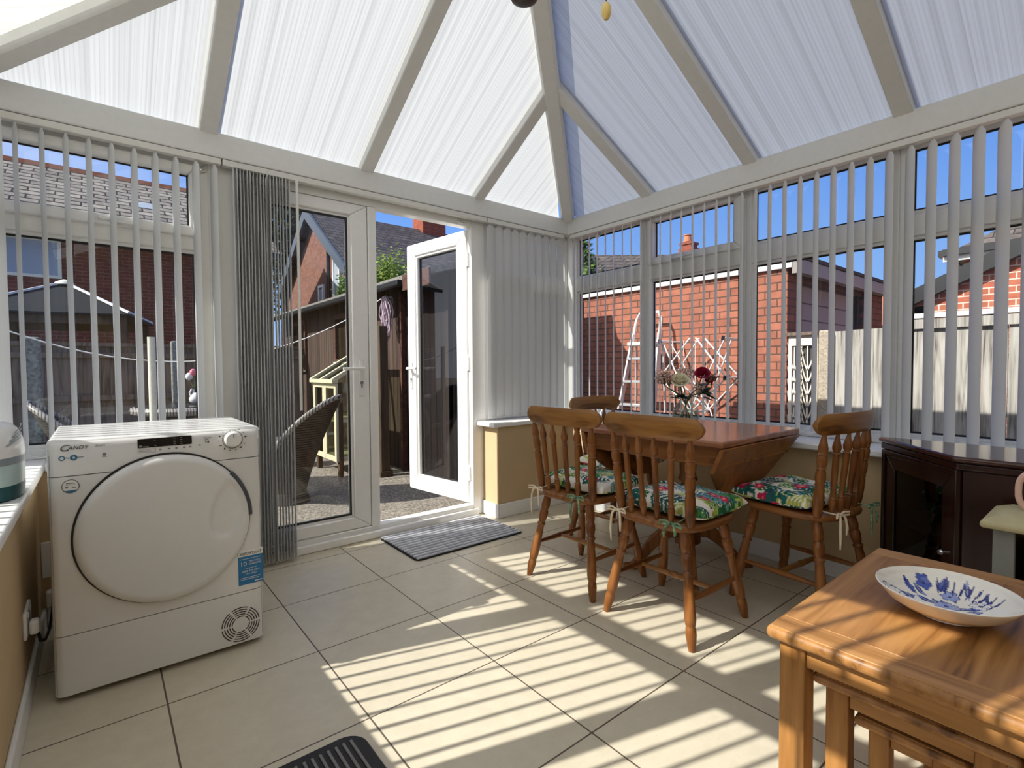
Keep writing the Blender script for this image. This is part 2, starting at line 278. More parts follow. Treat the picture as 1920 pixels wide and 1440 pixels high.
# ------------------------------------------------------------------ mesh helpers
class MB:
    def __init__(s): s.v, s.f = [], []
    def add(s, vs, fs):
        b = len(s.v); s.v += [tuple(v) for v in vs]; s.f += [tuple(b+i for i in f) for f in fs]; return s
    def box(s, x0, x1, y0, y1, z0, z1, Mx=None):
        if x0 > x1: x0, x1 = x1, x0
        if y0 > y1: y0, y1 = y1, y0
        if z0 > z1: z0, z1 = z1, z0
        vs = [Vector(p) for p in ((x0,y0,z0),(x1,y0,z0),(x1,y1,z0),(x0,y1,z0),(x0,y0,z1),(x1,y0,z1),(x1,y1,z1),(x0,y1,z1))]
        if Mx is not None: vs = [Mx @ v for v in vs]
        return s.add(vs, [(0,3,2,1),(4,5,6,7),(0,1,5,4),(1,2,6,5),(2,3,7,6),(3,0,4,7)])
    def hexa(s, vs): return s.add(vs, [(0,3,2,1),(4,5,6,7),(0,1,5,4),(1,2,6,5),(2,3,7,6),(3,0,4,7)])
    def prism(s, poly, d):            # poly: 3D points, d: extrusion vector
        d = Vector(d); n = len(poly); a = [Vector(p) for p in poly]; b = [p+d for p in a]
        return s.add(a+b, [tuple(range(n-1, -1, -1)), tuple(range(n, 2*n))]+[(i, (i+1) % n, n+(i+1) % n, n+i) for i in range(n)])
    def lathe(s, p0, p1, prof, n=14):
        p0, p1 = Vector(p0), Vector(p1); ax = p1-p0; z = ax.normalized()
        x = z.orthogonal().normalized(); y = z.cross(x); vs, fs = [], []
        for t, r in prof:
            c = p0+ax*t
            for k in range(n):
                a = 2*PI*k/n; vs.append(c+(x*math.cos(a)+y*math.sin(a))*r)
        m = len(prof)
        for i in range(m-1):
            for k in range(n): fs.append((i*n+k, i*n+(k+1) % n, (i+1)*n+(k+1) % n, (i+1)*n+k))
        fs.append(tuple(range(n-1, -1, -1))); fs.append(tuple((m-1)*n+k for k in range(n)))
        return s.add(vs, fs)
    def cyl(s, p0, p1, r, n=14, r1=None): return s.lathe(p0, p1, [(0, r), (1, r if r1 is None else r1)], n)
    def tube(s, pts, r, n=8, closed=False, rs=None):
        pts = [Vector(p) for p in pts]; m = len(pts); vs, fs = [], []; prev = None
        for i, p in enumerate(pts):
            a = pts[(i-1) % m] if (closed or i > 0) else p; b = pts[(i+1) % m] if (closed or i < m-1) else p
            t = (b-a).normalized() if (b-a).length > 1e-9 else Vector((0, 0, 1))
            if prev is None: x = t.orthogonal().normalized()
            else:
                x = prev-t*prev.dot(t); x = x.normalized() if x.length > 1e-6 else t.orthogonal().normalized()
            prev = x; y = t.cross(x); rr = rs[i] if rs else r
            for k in range(n):
                q = 2*PI*k/n; vs.append(p+(x*math.cos(q)+y*math.sin(q))*rr)
        for i in range(m if closed else m-1):
            j = (i+1) % m
            for k in range(n): fs.append((i*n+k, i*n+(k+1) % n, j*n+(k+1) % n, j*n+k))
        if not closed: fs += [tuple(range(n-1, -1, -1)), tuple((m-1)*n+k for k in range(n))]
        return s.add(vs, fs)
    def ball(s, c, r, n=10, m=7, sc=(1, 1, 1)):
        c = Vector(c); vs = [c+Vector((0, 0, r*sc[2]))]; fs = []
        for i in range(1, m):
            th = PI*i/m
            for k in range(n): ph = 2*PI*k/n; vs.append(c+Vector((r*sc[0]*math.sin(th)*math.cos(ph), r*sc[1]*math.sin(th)*math.sin(ph), r*sc[2]*math.cos(th))))
        vs.append(c-Vector((0, 0, r*sc[2])))
        for k in range(n): fs.append((0, 1+k, 1+(k+1) % n))
        for i in range(m-2):
            for k in range(n): a = 1+i*n; fs.append((a+k, a+n+k, a+n+(k+1) % n, a+(k+1) % n))
        a = 1+(m-2)*n
        for k in range(n): fs.append((a+k, len(vs)-1, a+(k+1) % n))
        return s.add(vs, fs)
    def frame(s, ux, uz, o, u0, u1, z0, z1, w, d0, d1, vn, wb=None, wt=None):
        # mitred rectangular frame in plane (ux,uz) at origin o, depth d0..d1 along vn
        ux, uz, vn, o = Vector(ux), Vector(uz), Vector(vn), Vector(o)
        wb = w if wb is None else wb; wt = w if wt is None else wt
        P = lambda u, z, d: o+ux*u+uz*z+vn*d
        O = [(u0, z0), (u1, z0), (u1, z1), (u0, z1)]; I = [(u0+w, z0+wb), (u1-w, z0+wb), (u1-w, z1-wt), (u0+w, z1-wt)]
        for k in range(4):
            j = (k+1) % 4; q = [O[k], O[j], I[j], I[k]]
            s.hexa([P(*a, d0) for a in q]+[P(*a, d1) for a in q])
        return s
    def build(s, name, m, parent=None, smooth=35, bevel=0, loc=None, seg=2):
        me = bpy.data.meshes.new(name); me.from_pydata([tuple(v) for v in s.v], [], s.f); me.validate()
        bm = bmesh.new(); bm.from_mesh(me); bmesh.ops.recalc_face_normals(bm, faces=bm.faces); bm.to_mesh(me); bm.free()
        if smooth: me.polygons.foreach_set('use_smooth', [True]*len(me.polygons)); me.set_sharp_from_angle(angle=math.radians(smooth))
        me.materials.append(m if not isinstance(m, str) else M[m]); me.update()
        o = bpy.data.objects.new(name, me); C.objects.link(o)
        if parent is not None: o.parent = parent
        if loc is not None: o.location = loc
        if bevel:
            b = o.modifiers.new('bevel', 'BEVEL'); b.width = bevel; b.segments = seg; b.limit_method = 'ANGLE'; b.angle_limit = math.radians(40)
        return o
def tag(o, label, cat, group=None, kind=None):
    o['label'] = label; o['category'] = cat
    if group: o['group'] = group
    if kind: o['kind'] = kind
    return o
def empty(name, loc=(0, 0, 0), rz=0, label=None, cat=None, group=None, kind=None):
    o = bpy.data.objects.new(name, None); o.empty_display_size = .05; C.objects.link(o); o.location = loc; o.rotation_euler = (0, 0, rz)
    if label: tag(o, label, cat, group, kind)
    return o
def copy_tree(o, parent=None):
    c = o.copy(); C.objects.link(c); c.parent = parent
    for ch in list(o.children): copy_tree(ch, c)
    return c
def text(body, size, loc, m, parent, rot=(PI/2, 0, 0), name='lettering', shear=0, sx=1.0, ext=.0004, align='LEFT', space=1.0):
    cu = bpy.data.curves.new(name, 'FONT'); cu.body = body; cu.size = size; cu.extrude = ext; cu.shear = shear; cu.align_x = align; cu.space_character = space
    t = bpy.data.objects.new('tmp_text', cu); C.objects.link(t); bpy.context.view_layer.update()
    me = bpy.data.meshes.new_from_object(t.evaluated_get(bpy.context.evaluated_depsgraph_get())); bpy.data.objects.remove(t)
    me.materials.clear(); me.materials.append(M[m]); me.name = name
    o = bpy.data.objects.new(name, me); C.objects.link(o); o.location = loc; o.rotation_euler = rot; o.scale = (sx, 1, 1)
    if parent is not None: o.parent = parent
    return o
def obox(name, m, parent, *b, bevel=.003, **k): return MB().box(*b).build(name, m, parent, bevel=bevel, **k)
# ================================================================== ROOM SHELL
GZ = -.12
def st(o, label, cat): return tag(o, label, cat, kind='structure')
st(MB().box(-.47, 3.2, -1.6, 3.115, -.1, 0).build('floor', 'floor'), 'cream tiled floor of the conservatory with dark grout', 'floor')
# dwarf walls
st(MB().box(2.175, 3.2, 2.849, 3.115, -.1, .65).build('wall_far', 'wall'), 'short beige dwarf wall right of the open door', 'wall')
st(MB().box(-.47, .52, 2.85, 3.115, -.1, .65).build('wall_dryer', 'wall'), 'beige dwarf wall behind the tumble dryer', 'wall')
st(MB().box(2.86, 3.14, -1.6, 2.849, -.1, .64).build('wall_right', 'wall'), 'beige dwarf wall behind the pine table', 'wall')
st(MB().box(-.47, -.21, -1.6, 2.85, -.1, .65).build('wall_left', 'wall'), 'beige dwarf wall beside the tumble dryer under the sunlit sill', 'wall')
yaw_ = .8905066
RX, RZ, RY = 1.306, 3.08, 1.542
st(MB().prism([(-.47, -1.6, 0), (3.2, -1.6, 0), (3.2, -1.6, 2.3), (RX, -1.6, 3.2), (-.47, -1.6, 2.3)], (0, -.2, 0)).build('wall_back', 'wall'), 'plain beige house wall closing the conservatory', 'wall')
def skirt(name, label, *b):
    return st(MB().box(*b).build(name, 'skirt', bevel=.005), label, 'skirting board')
skirt('baseboard_far', 'white skirting board under the beige wall right of the door', 2.163, 2.848, 2.835, 2.849, 0, .10)
skirt('baseboard_nib', 'white skirting on the narrow wall return beside the doormat', 2.161, 2.175, 2.835, 3.03, 0, .10)
skirt('baseboard_right', 'white skirting board under the beige wall behind the pine table', 2.846, 2.86, -1.6, 2.835, 0, .10)
skirt('baseboard_left', 'white skirting board along the wall left of the dryer', -.21, -.196, -1.6, 2.836, 0, .09)
skirt('baseboard_dryer', 'white skirting board behind the tumble dryer', -.196, .52, 2.836, 2.85, 0, .09)
def sill(name, label, *b): return st(MB().box(*b).build(name, 'sill', bevel=.008, seg=3), label, 'window sill')
sill('trim_1', 'white sill on the short wall beside the open door', 2.12, 2.80, 2.825, 3.05, .65, .682)
sill('trim_2', 'white window sill behind the pine dining table', 2.80, 3.08, -1.6, 3.05, .64, .672)
sill('trim_3', 'sunlit white window sill left of the tumble dryer', -.42, -.188, -1.6, 3.05, .65, .682)
sill('trim_4', 'white window sill behind the tumble dryer', -.188, .53, 2.83, 3.05, .65, .682)
# ---- roof
ceil = empty('ceiling'); st(ceil, 'hipped opal polycarbonate conservatory roof with grey white rafters', 'roof')
XL, XR, YA, ZE = -.385, 2.997, 2.964, 2.255
tA = .58; tB = (RZ-ZE)/(XR-RX); q = (XR-RX)/(YA-RY)
def bar(p0, p1, up, w, d0, d1, mb=None):
    p0, p1, up = Vector(p0), Vector(p1), Vector(up).normalized(); t = (p1-p0).normalized(); s = t.cross(up).normalized(); u = s.cross(t).normalized()
    mb = mb or MB()
    return mb.hexa([p0-s*w+u*d0, p0+s*w+u*d0, p1+s*w+u*d0, p1-s*w+u*d0, p0-s*w+u*d1, p0+s*w+u*d1, p1+s*w+u*d1, p1-s*w+u*d1])
nA, nB, nC = Vector((0, tA, 1)), Vector((tB, 0, 1)), Vector((-tB, 0, 1))
def rafter(p0, p1, up, w=.04):
    bar(p0, p1, up, w, 0, .06).build('rafter', 'beam', ceil, bevel=.006)
    bar(p0, p1, up, w+.006, .052, .058).build('shadow_gap_seal', 'gasket', ceil)  # black gasket strip, also drawing the shadow gap at the rafter edges
zA = lambda y: ZE+tA*(YA-y); zB = lambda x: ZE+tB*(XR-x); zC = lambda x: ZE+tB*(x-XL)
xa = [.455, 1.285, 2.113]
for x in xa:
    s = (x-XL)/q if x < RX else (XR-x)/q
    y1 = max(YA-s, RY)
    rafter((x, YA+.02, zA(YA+.02)), (x, y1, zA(y1)), nA)
yb = [2.2, 1.472, .737, 0.0, -.737]
for y in yb:
    for side in (0, 1):
        s = (YA-y)*q
        if side == 0: x1 = max(XR-s, RX); rafter((XR+.02, y, zB(XR+.02)), (x1, y, zB(x1)), nB)
        else: x1 = min(XL+s, RX); rafter((XL-.02, y, zC(XL-.02)), (x1, y, zC(x1)), nC)
for x0 in (XL, XR):
    p0, p1 = Vector((x0, YA, ZE-.01)), Vector((RX, RY, RZ-.01)); upv = Vector((0, 0, 1))
    bar(p0, p1, upv, .052, -.012, .085).build('hip_rafter', 'beam', ceil, bevel=.016, seg=1)
    bar(p0, p1, upv, .06, .062, .07).build('shadow_gap_seal', 'gasket', ceil)  # same black strip for the shadow gap along the hip
MB().box(RX-.07, RX+.07, -1.6, RY+.06, RZ-.03, RZ+.1).build('ridge_beam', 'beam', ceil, bevel=.01)
def sheet(poly, n, m):
    n = Vector(n).normalized(); lo = [Vector(p)+Vector((0, 0, .045/n.z)) for p in poly]
    o = MB().prism(lo, n*.016).build('roof_panel', m, ceil, smooth=0)
    o.data.materials.append(M['glass'])
    for f in o.data.polygons:
        if f.normal.dot(n) > .9 or abs(f.normal.dot(n)) < .5: f.material_index = 1
    return o
# A side sheets
sx = [XL]+xa+[XR]
def topy(x): return max(YA-((x-XL)/q if x <= RX else (XR-x)/q), RY)
for a, b in zip(sx[:-1], sx[1:]):
    pts = [(a, YA+.1), (b, YA+.1)]
    if a < RX < b: up_ = [(b, topy(b)), (RX, RY), (a, topy(a))]
    else: up_ = [(b, topy(b)), (a, topy(a))]
    poly = pts+[p for p in up_ if p[1] < YA-.01]
    sheet([(x, y, zA(y)) for x, y in poly], nA, 'polyA')
sy = [YA]+yb+[-1.6]
for side in (0, 1):
    zf = zB if side == 0 else zC
    for a, b in zip(sy[:-1], sy[1:]):
        def tx(y):
            s = (YA-y)*q
            return max(XR-s, RX) if side == 0 else min(XL+s, RX)
        e = XR+.1 if side == 0 else XL-.1
        poly = [(e, a), (e, b), (tx(b), b)]
        if b < RY < a: poly.append((RX, RY))
        if a < YA-.01: poly.append((tx(a), a))
        sheet([(x, y, zf(x)) for x, y in poly], nB if side == 0 else nC, 'polyB')
# eaves beams
MB().box(XL-.12, XR+.12, YA, YA+.12, 2.146, ZE+.015).build('eaves_beam', 'beam', ceil, bevel=.006)
MB().box(XR, XR+.12, -1.6, YA+.0, 2.146, ZE+.015).build('eaves_beam', 'beam', ceil, bevel=.006)
MB().box(XL-.12, XL, -1.6, YA+.0, 2.146, ZE+.015).build('eaves_beam', 'beam', ceil, bevel=.006)
MB().box(XR-.006, XR+.002, YA-.006, YA+.002, 2.146, ZE+.01).build('corner_trim', 'pvc', ceil)

# ================================================================== WINDOWS
WALLS = {'A': ((1, 0, 0), (0, 0, 1), (0, 0, 0), (0, 1, 0)), 'B': ((0, 1, 0), (0, 0, 1), (0, 0, 0), (1, 0, 0)), 'C': ((0, 1, 0), (0, 0, 1), (0, 0, 0), (-1, 0, 0))}
D0 = {'A': 3.035, 'B': 3.075, 'C': .395}
wn = [0]
def P3(w, u, z, d):
    ux, uz, o, vn = WALLS[w]; return Vector(ux)*u+Vector(uz)*z+Vector(vn)*d
def wbox(mb, w, u0, u1, z0, z1, d0, d1):
    return mb.hexa([P3(w, a, b, c) for a, b, c in ((u0, z0, d0), (u1, z0, d0), (u1, z0, d1), (u0, z0, d1), (u0, z1, d0), (u1, z1, d0), (u1, z1, d1), (u0, z1, d1))])
def wframe(mb, w, u0, u1, z0, z1, wd, d0, d1, wb=None, wt=None):
    ux, uz, o, vn = WALLS[w]; return mb.frame(ux, uz, o, u0, u1, z0, z1, wd, d0, d1, vn, wb, wt)
def pane(w, par, u0, u1, z0, z1, d):
    mb = MB(); wbox(mb, w, u0, u1, z0, z1, d, d+.004); mb.build('pane', 'glass', par, smooth=0)
    mb = MB(); wframe(mb, w, u0-.004, u1+.004, z0-.004, z1+.004, .011, d-.008, d-.002); mb.build('gasket', 'gasket', par, smooth=0)
def bay(w, label, u0, u1, z0, z1, t0, t1, sash=False, half=.035, mull=True):
    wn[0] += 1; d = D0[w]
    root = empty('window_%d' % wn[0]); st(root, label, 'window')
    mb = MB(); wframe(mb, w, u0, u1, z0, z1, half, d, d+.07, wb=.045, wt=.04); wbox(mb, w, u0+half, u1-half, t0, t1, d, d+.07)
    mb.build('frame', 'pvc', root, bevel=.006)
    g = .018
    mb = MB(); wframe(mb, w, u0+half-.002, u1-half+.002, z0+.043, t0+.002, g, d+.014, d+.055)
    if not sash: wframe(mb, w, u0+half-.002, u1-half+.002, t1-.002, z1-.038, g, d+.014, d+.055)
    mb.build('glazing_bead', 'pvc', root, bevel=.004)
    pane(w, root, u0+half+g, u1-half-g, z0+.045+g, t0-g, d+.035)
    if sash:
        s = MB(); wframe(s, w, u0+half-.012, u1-half+.012, t1-.012, z1-.028, .05, d-.018, d+.05)
        so = s.build('sash', 'pvc_sash', root, bevel=.008)
        pane(w, so, u0+half+.038, u1-half-.038, t1+.038, z1-.078, d+.03)
        um = (u0+u1)/2; h = MB(); wbox(h, w, um-.02, um+.075, t1+.008, t1+.024, d-.03, d-.018); wbox(h, w, um+.03, um+.13, t1-.002, t1+.012, d-.042, d-.03)
        h.build('handle', 'white2', so, bevel=.004)
    else: pane(w, root, u0+half+g, u1-half-g, t1+g, z1-.04-g, d+.035)
    return root
bay('A', 'white framed window behind the dryer with opening top light', -.40, .46, .682, 2.13, 1.675, 1.755, True, .05)
bay('A', 'white framed window right of the door behind closed blinds', 2.2, 3.06, .682, 2.14, 1.69, 1.79, False)
ub = [2.98, 2.262, 1.53, .765, 0.0, -.765, -1.55]
wl = ['white framed window at the corner, nearest the closed blinds', 'white framed window behind the flowers, with opening top light', 'white framed window behind the right end of the pine table', 'white framed window above the dark cabinet', 'white framed window beyond the dark cabinet', 'white framed window nearest the house wall on the table side']
for k in range(6): bay('B', wl[k], ub[k+1], ub[k], .672, 2.165, 1.69, 1.80, k == 1)
uc = [2.98, 2.20, 1.44, .68, -.08, -.84, -1.55]
cl = ['white framed window left of the dryer', 'white framed window beside the white steamer', 'white framed window on the sunny side, third from the dryer', 'white framed window on the sunny side, fourth from the dryer', 'white framed window on the sunny side, fifth from the dryer', 'white framed window on the sunny side, by the house wall']
for k in range(6): bay('C', cl[k], uc[k+1], uc[k], .682, 2.165, 1.68, 1.785, False, .04)
# corner posts
st(MB().box(3.06, 3.145, 2.978, 3.11, .6, 2.2).build('trim_5', 'pvc', bevel=.006), 'white corner post between the closed blinds and the table window', 'corner post')
st(MB().box(-.47, -.39, 2.978, 3.11, .6, 2.2).build('trim_6', 'pvc', bevel=.006), 'white corner post left of the dryer window', 'corner post')
# ---- french doors
df = MB(); df.box(.455, .60, 3.03, 3.105, 0, 2.145); df.box(2.085, 2.205, 3.03, 3.105, 0, 2.145); df.box(.60, 2.085, 3.03, 3.105, 2.072, 2.145); df.box(.60, 2.085, 3.03, 3.105, -.12, .078)
st(df.build('trim_7', 'pvc', bevel=.006), 'white upvc frame around the garden doors', 'door frame')
tb_ = MB().box(.52, 2.12, 3.005, 3.03, 0, .05); st(tb_.build('trim_8', 'pvc', bevel=.008), 'white threshold strip under the garden doors', 'threshold')
def lever(par, flip=1, ox=0, oz=0, oy=0, sgn=-1):
    # backplate on a face whose normal is sgn*y, lever pointing towards flip*x
    bp = MB().box(ox-.014, ox+.014, oy, oy+sgn*.01, oz-.165, oz+.055).build('handle_plate', 'white2', par, bevel=.008, seg=3)
    MB().tube([(ox, oy+sgn*.006, oz), (ox, oy+sgn*.05, oz), (ox+flip*.02, oy+sgn*.058, oz), (ox+flip*.13, oy+sgn*.054, oz+.002)], .010, 10, rs=[.012, .011, .011, .009]).build('lever', 'white2', bp)
    MB().cyl((ox, oy+sgn*.008, oz-.085), (ox, oy+sgn*.014, oz-.085), .011, 14).box(ox-.005, ox+.005, oy+sgn*.008, oy+sgn*.0135, oz-.115, oz-.09).build('lock_cylinder', 'midgrey', bp)
    return bp
def leaf_mesh(root, u0, u1, z0, z1, y0, y1, wl_, wr_, wb_, wt_):
    f = MB(); O = [(u0, z0), (u1, z0), (u1, z1), (u0, z1)]; I = [(u0+wl_, z0+wb_), (u1-wr_, z0+wb_), (u1-wr_, z1-wt_), (u0+wl_, z1-wt_)]
    for k in range(4):
        j = (k+1) % 4; qd = [O[k], O[j], I[j], I[k]]
        f.hexa([Vector((a, y0, b)) for a, b in qd]+[Vector((a, y1, b)) for a, b in qd])
    f.build('leaf_frame', 'pvc_sash', root, bevel=.008)
    lo, hi = min(y0, y1), max(y0, y1); ym = (lo+hi)/2
    b = MB(); b.frame((1, 0, 0), (0, 0, 1), (0, 0, 0), u0+wl_-.002, u1-wr_+.002, z0+wb_-.002, z1-wt_+.002, .02, lo+.012, hi-.012, (0, 1, 0)); b.build('glazing_bead', 'pvc', root, bevel=.005)
    MB().box(u0+wl_+.018, u1-wr_-.018, ym-.012, ym-.008, z0+wb_+.018, z1-wt_-.018).build('pane', 'glass', root, smooth=0)
    g = MB(); g.frame((1, 0, 0), (0, 0, 1), (0, 0, 0), u0+wl_+.015, u1-wr_-.015, z0+wb_+.015, z1-wt_-.015, .01, ym-.022, ym-.005, (0, 1, 0)); g.build('gasket', 'gasket', root, smooth=0)
d1 = empty('door_1'); st(d1, 'closed white glazed garden door with the blind stacked beside it', 'door')
leaf_mesh(d1, .602, 1.305, .085, 2.068, 3.022, 3.085, .115, .108, .072, .072)
lever(d1, -1, 1.25, 1.068, 3.022)
MB().box(1.308, 1.362, 3.018, 3.105, .07, 2.07).build('meeting_stile', 'pvc', d1, bevel=.006)
d2 = empty('door_2', (2.068, 3.075, 0), math.radians(98)); st(d2, 'white glazed garden door standing open into the garden', 'door')
leaf_mesh(d2, 0, .718, .085, 2.062, 0, -.062, .105, .105, .105, .095)
lever(d2, -1, .665, 1.068, 0, 1)
for z in (.3, 1.1, 1.85): MB().cyl((-.008, -.01, z-.05), (-.008, -.01, z+.05), .011, 10).build('hinge', 'white2', d2)
MB().box(-.004, 0, -.055, -.03, .1, 2.05).build('edge_seal', 'gasket', d2)

# ================================================================== BLINDS
def slat_mb(z0, z1, wd=.089, arc=.007):
    mb = MB(); n = 9; F = []; 
    for sgn in (0, 1):
        for (z, k) in ((z0, 1), (z1-.03, 1), (z1, .42)):
            for i in range(n):
                t = -1+2*i/(n-1); mb.v.append((t*wd/2*k, arc*(1-t*t)*(1 if k == 1 else .4)+(.0009 if sgn else 0), z))
    for r in range(2):
        for i in range(n-1):
            a = r*n+i; mb.f.append((a, a+1, a+n+1, a+n)); b = 3*n+a; mb.f.append((b, b+n, b+n+1, b+1))
    rim = [i for i in range(n)]+[n+n-1, 3*n-1]+[2*n+i for i in range(n-2, -1, -1)]+[n]
    for a, b in zip(rim, rim[1:]+rim[:1]): mb.f.append((a, b, b+3*n, a+3*n))
    mb.box(-.006, .006, .001, .004, z1-.004, z1+.022)
    return mb
def weight_mb(z0): return MB().box(-.036, .036, .0065, .0085, z0+.004, z0+.05)
def blind(label, headbox, slats, z0, z1, rail_clips=(), chain=True, wand=None, group='vertical blinds'):
    root = empty('vertical_blind', (slats[0][0], slats[0][1], 0), 0, label, 'blind', group)
    off = Vector((slats[0][0], slats[0][1], 0))
    hb = MB().box(*headbox)
    for (x, y) in rail_clips: hb.box(x-.008, x+.008, y-.008, y+.008, headbox[5], headbox[5]+.006)
    h = hb.build('headrail', 'rail', root, bevel=.004, loc=-off)
    me = None
    for x, y, a in slats:
        if me is None: o = slat_mb(z0, z1).build('slat', 'slat', root); me = o.data
        else: o = bpy.data.objects.new('slat', me); C.objects.link(o); o.parent = root
        o.location = (x-off.x, y-off.y, 0); o.rotation_euler = (0, 0, math.radians(a))
    if chain:
        for s in (-1, 1):
            pts = []
            for i, (x, y, a) in enumerate(slats):
                p = Vector((x-off.x, y-off.y, z0+.012))+Vector((math.cos(math.radians(a)), math.sin(math.radians(a)), 0))*s*.04
                if pts:
                    pm = (pts[-1]+p)/2; pm.z -= .014; pts.append(pm)
                pts.append(p)
            MB().tube(pts, .0016, 5).build('bead_chain', 'chain', root)
    if wand:
        MB().tube([Vector(p)-off for p in wand], .008, 8).build('wand', 'rail', root)
    return root
sa = [-.25, -.168, -.09, -.013, .067, .15, .231, .312, .397, .476]
blind('vertical blind with open slats behind the dryer', (-.3, .508, 2.967, 3.004, 2.112, 2.143), [(x, 2.985, 104) for x in sa], .70, 2.105, [(-.2, 2.966), (.3, 2.966)])
r2 = random.Random(3)
bs = [(.566+.0160*k+r2.uniform(-.002, .002), 2.975, 0) for k in range(18)]
bs = [(x, y, math.degrees(math.atan2(y, x))+r2.uniform(-1.2, 2.6)) for x, y, _ in bs]
bs[10] = (bs[10][0], 2.965, 60)
db = blind('vertical blind stacked to one side of the garden doors', (.515, 2.183, 2.967, 3.004, 2.112, 2.143), bs, .02, 2.105, [(.6, 2.966), (1.9, 2.966)], True,
      [(.872, 2.955, 2.11), (.871, 2.945, 1.6), (.868, 2.94, .84)])
blind('vertical blind with closed slats right of the open door', (2.19, 2.96, 2.967, 3.004, 2.112, 2.143), [(2.228+.0775*k, 2.983, 9) for k in range(10)], .70, 2.105, [(2.3, 2.966), (2.9, 2.966)])
blind('vertical blind with open slats along the windows behind the table', (3.0, 3.037, -1.5, 2.955, 2.112, 2.143), [(3.02, 2.912-.0815*k, 37) for k in range(54)], .70, 2.105, [(2.999, 2.7), (2.999, 1.6), (2.999, .2)])
blind('vertical blind with open slats on the sunny side left of the dryer', (-.34, -.303, -1.5, 2.955, 2.112, 2.143), [(-.322, 2.874-.0797*k, -7.5) for k in range(54)], .70, 2.105)
def bracket(x, y, z, rz):
    o = MB(); o.lathe((0, 0, 0), (0, -.012, 0), [(0, .026), (.7, .026), (1, .02)], 18); o = o.build('blind_bracket', 'rail'); o.scale = (1, 1, .5); o.location = (x, y, z); o.rotation_euler = (0, 0, rz)
    for dx in (-.012, 0, .012): MB().cyl((dx, -.0115, 0), (dx, -.0125, 0), .004, 8).build('screw', 'black' if dx else 'steel', o)
    return o
gp = 'brackets under the blind headrails'
tag(bracket(-.205, 3.033, 2.085, 0), 'small oval blind bracket at the left end of the dryer window', 'bracket', gp)
tag(bracket(.425, 3.033, 2.085, 0), 'small oval blind bracket between the dryer window and garden doors', 'bracket', gp)
tag(bracket(2.0, 3.028, 2.09, 0), 'small oval blind bracket above the open garden door', 'bracket', gp)
tag(bracket(3.072, 2.72, 2.1, PI/2), 'small oval blind bracket near the corner of the table windows', 'bracket', gp)
tag(bracket(3.072, 1.53, 2.1, PI/2), 'small oval blind bracket right of the opening top light', 'bracket', gp)
# ================================================================== TUMBLE DRYER
def rrect(x0, x1, z0, z1, r, n=6):
    pts = []
    for cx, cz, a0 in ((x1-r, z0+r, -90), (x1-r, z1-r, 0), (x0+r, z1-r, 90), (x0+r, z0+r, 180)):
        for i in range(n+1):
            a = math.radians(a0+90*i/n); pts.append((cx+r*math.cos(a), cz+r*math.sin(a)))
    return pts
DX0, DX1, DY, DZ = -.138, .480, 2.152, .848
dry = empty('tumble_dryer', (0, 0, 0), 0, 'white tumble dryer with a big round door beside the sunny sill', 'tumble dryer')
b = MB()
for k in range(1):
    b.box(DX0+.004, DX1-.004, DY+.03, 2.72, .012, .826)
b.build('cabinet', 'white', dry, bevel=.006)
b = MB().box(DX0, DX1, DY+.012, 2.735, .824, DZ); b.build('worktop', 'white', dry, bevel=.012, seg=4)
# front fascias: control panel, front panel, kick panel, each rounded towards the sides
def fascia(name, z0, z1, top=False):
    pr = [(0, 0.055), (.0, .03), (.004, .016), (.012, .006), (.026, .0)]
    poly = [(DX0+a, DY+c) for a, c in pr]+[(DX1-a, DY+c) for a, c in reversed(pr)]
    mb = MB()
    if not top: mb.prism([(x, y, z0) for x, y in poly], (0, 0, z1-z0))
    else:
        zs = [(z0, 0), (z1-.03, 0), (z1-.016, .004), (z1-.006, .012), (z1, .026)]
        n = len(poly)
        for z, in_ in zs: mb.v += [(min(max(x, DX0+in_*.3), DX1-in_*.3), max(y, DY+in_), z) for x, y in poly]
        for i in range(len(zs)-1):
            for k in range(n): a, c = i*n+k, i*n+(k+1) % n; mb.f.append((a, c, c+n, a+n))
        mb.f.append(tuple(range(n-1, -1, -1))); mb.f.append(tuple((len(zs)-1)*n+k for k in range(n)))
    return mb.build(name, 'white', dry, smooth=40)
cp = fascia('control_panel', .7335, .846, True)
fp = fascia('front_panel', .2185, .7305)
kp = fascia('kick_panel', .022, .2155)
MB().box(DX0+.006, DX1-.006, DY+.012, DY+.03, .03, .80).build('seam_backing', 'midgrey', dry)
for x in (DX0+.05, DX1-.05):
    for y in (2.22, 2.68): MB().cyl((x, y, 0), (x, y, .02), .02, 12).build('foot', 'black', dry)
# door
dc = Vector((.177, DY, .515)); R_ = .258
door = MB(); prof = [(0, R_), (.25, R_), (.6, R_-.003), (.85, R_-.010), (1, R_-.024)]+[(1+.11*math.sin(PI/2*k/40), (R_-.024)*(1-k/40)+.0005) for k in range(1, 41)]
door.lathe((dc.x, DY+.004, dc.z), (dc.x, DY-.026, dc.z), prof, 96)
nv = []
for x, y, z in door.v:                                   # shallow hand grip scooped out beside the rim
    a_ = math.radians(-22); px_, pz_ = x-.372, z-.565; u_, w_ = px_*math.cos(a_)+pz_*math.sin(a_), -px_*math.sin(a_)+pz_*math.cos(a_)
    e_ = (u_/.062)**2+(w_/.125)**2; k_ = max(0, min(1, (1.0-e_)/.22)); k_ = k_*k_*(3-2*k_)
    if math.hypot(x-dc.x, z-dc.z) > R_-.012: k_ = 0
    nv.append((x, y+.011*k_, z))
door.v = nv; do = door.build('door', 'white', dry, smooth=60)
MB().lathe((dc.x-.002, DY+.006, dc.z+.003), (dc.x-.002, DY-.004, dc.z+.003), [(0, R_+.0035), (1, R_+.0035)], 96).build('shaded_gap_seal', 'black', dry)  # black ring set off centre to draw the shaded gap round the door
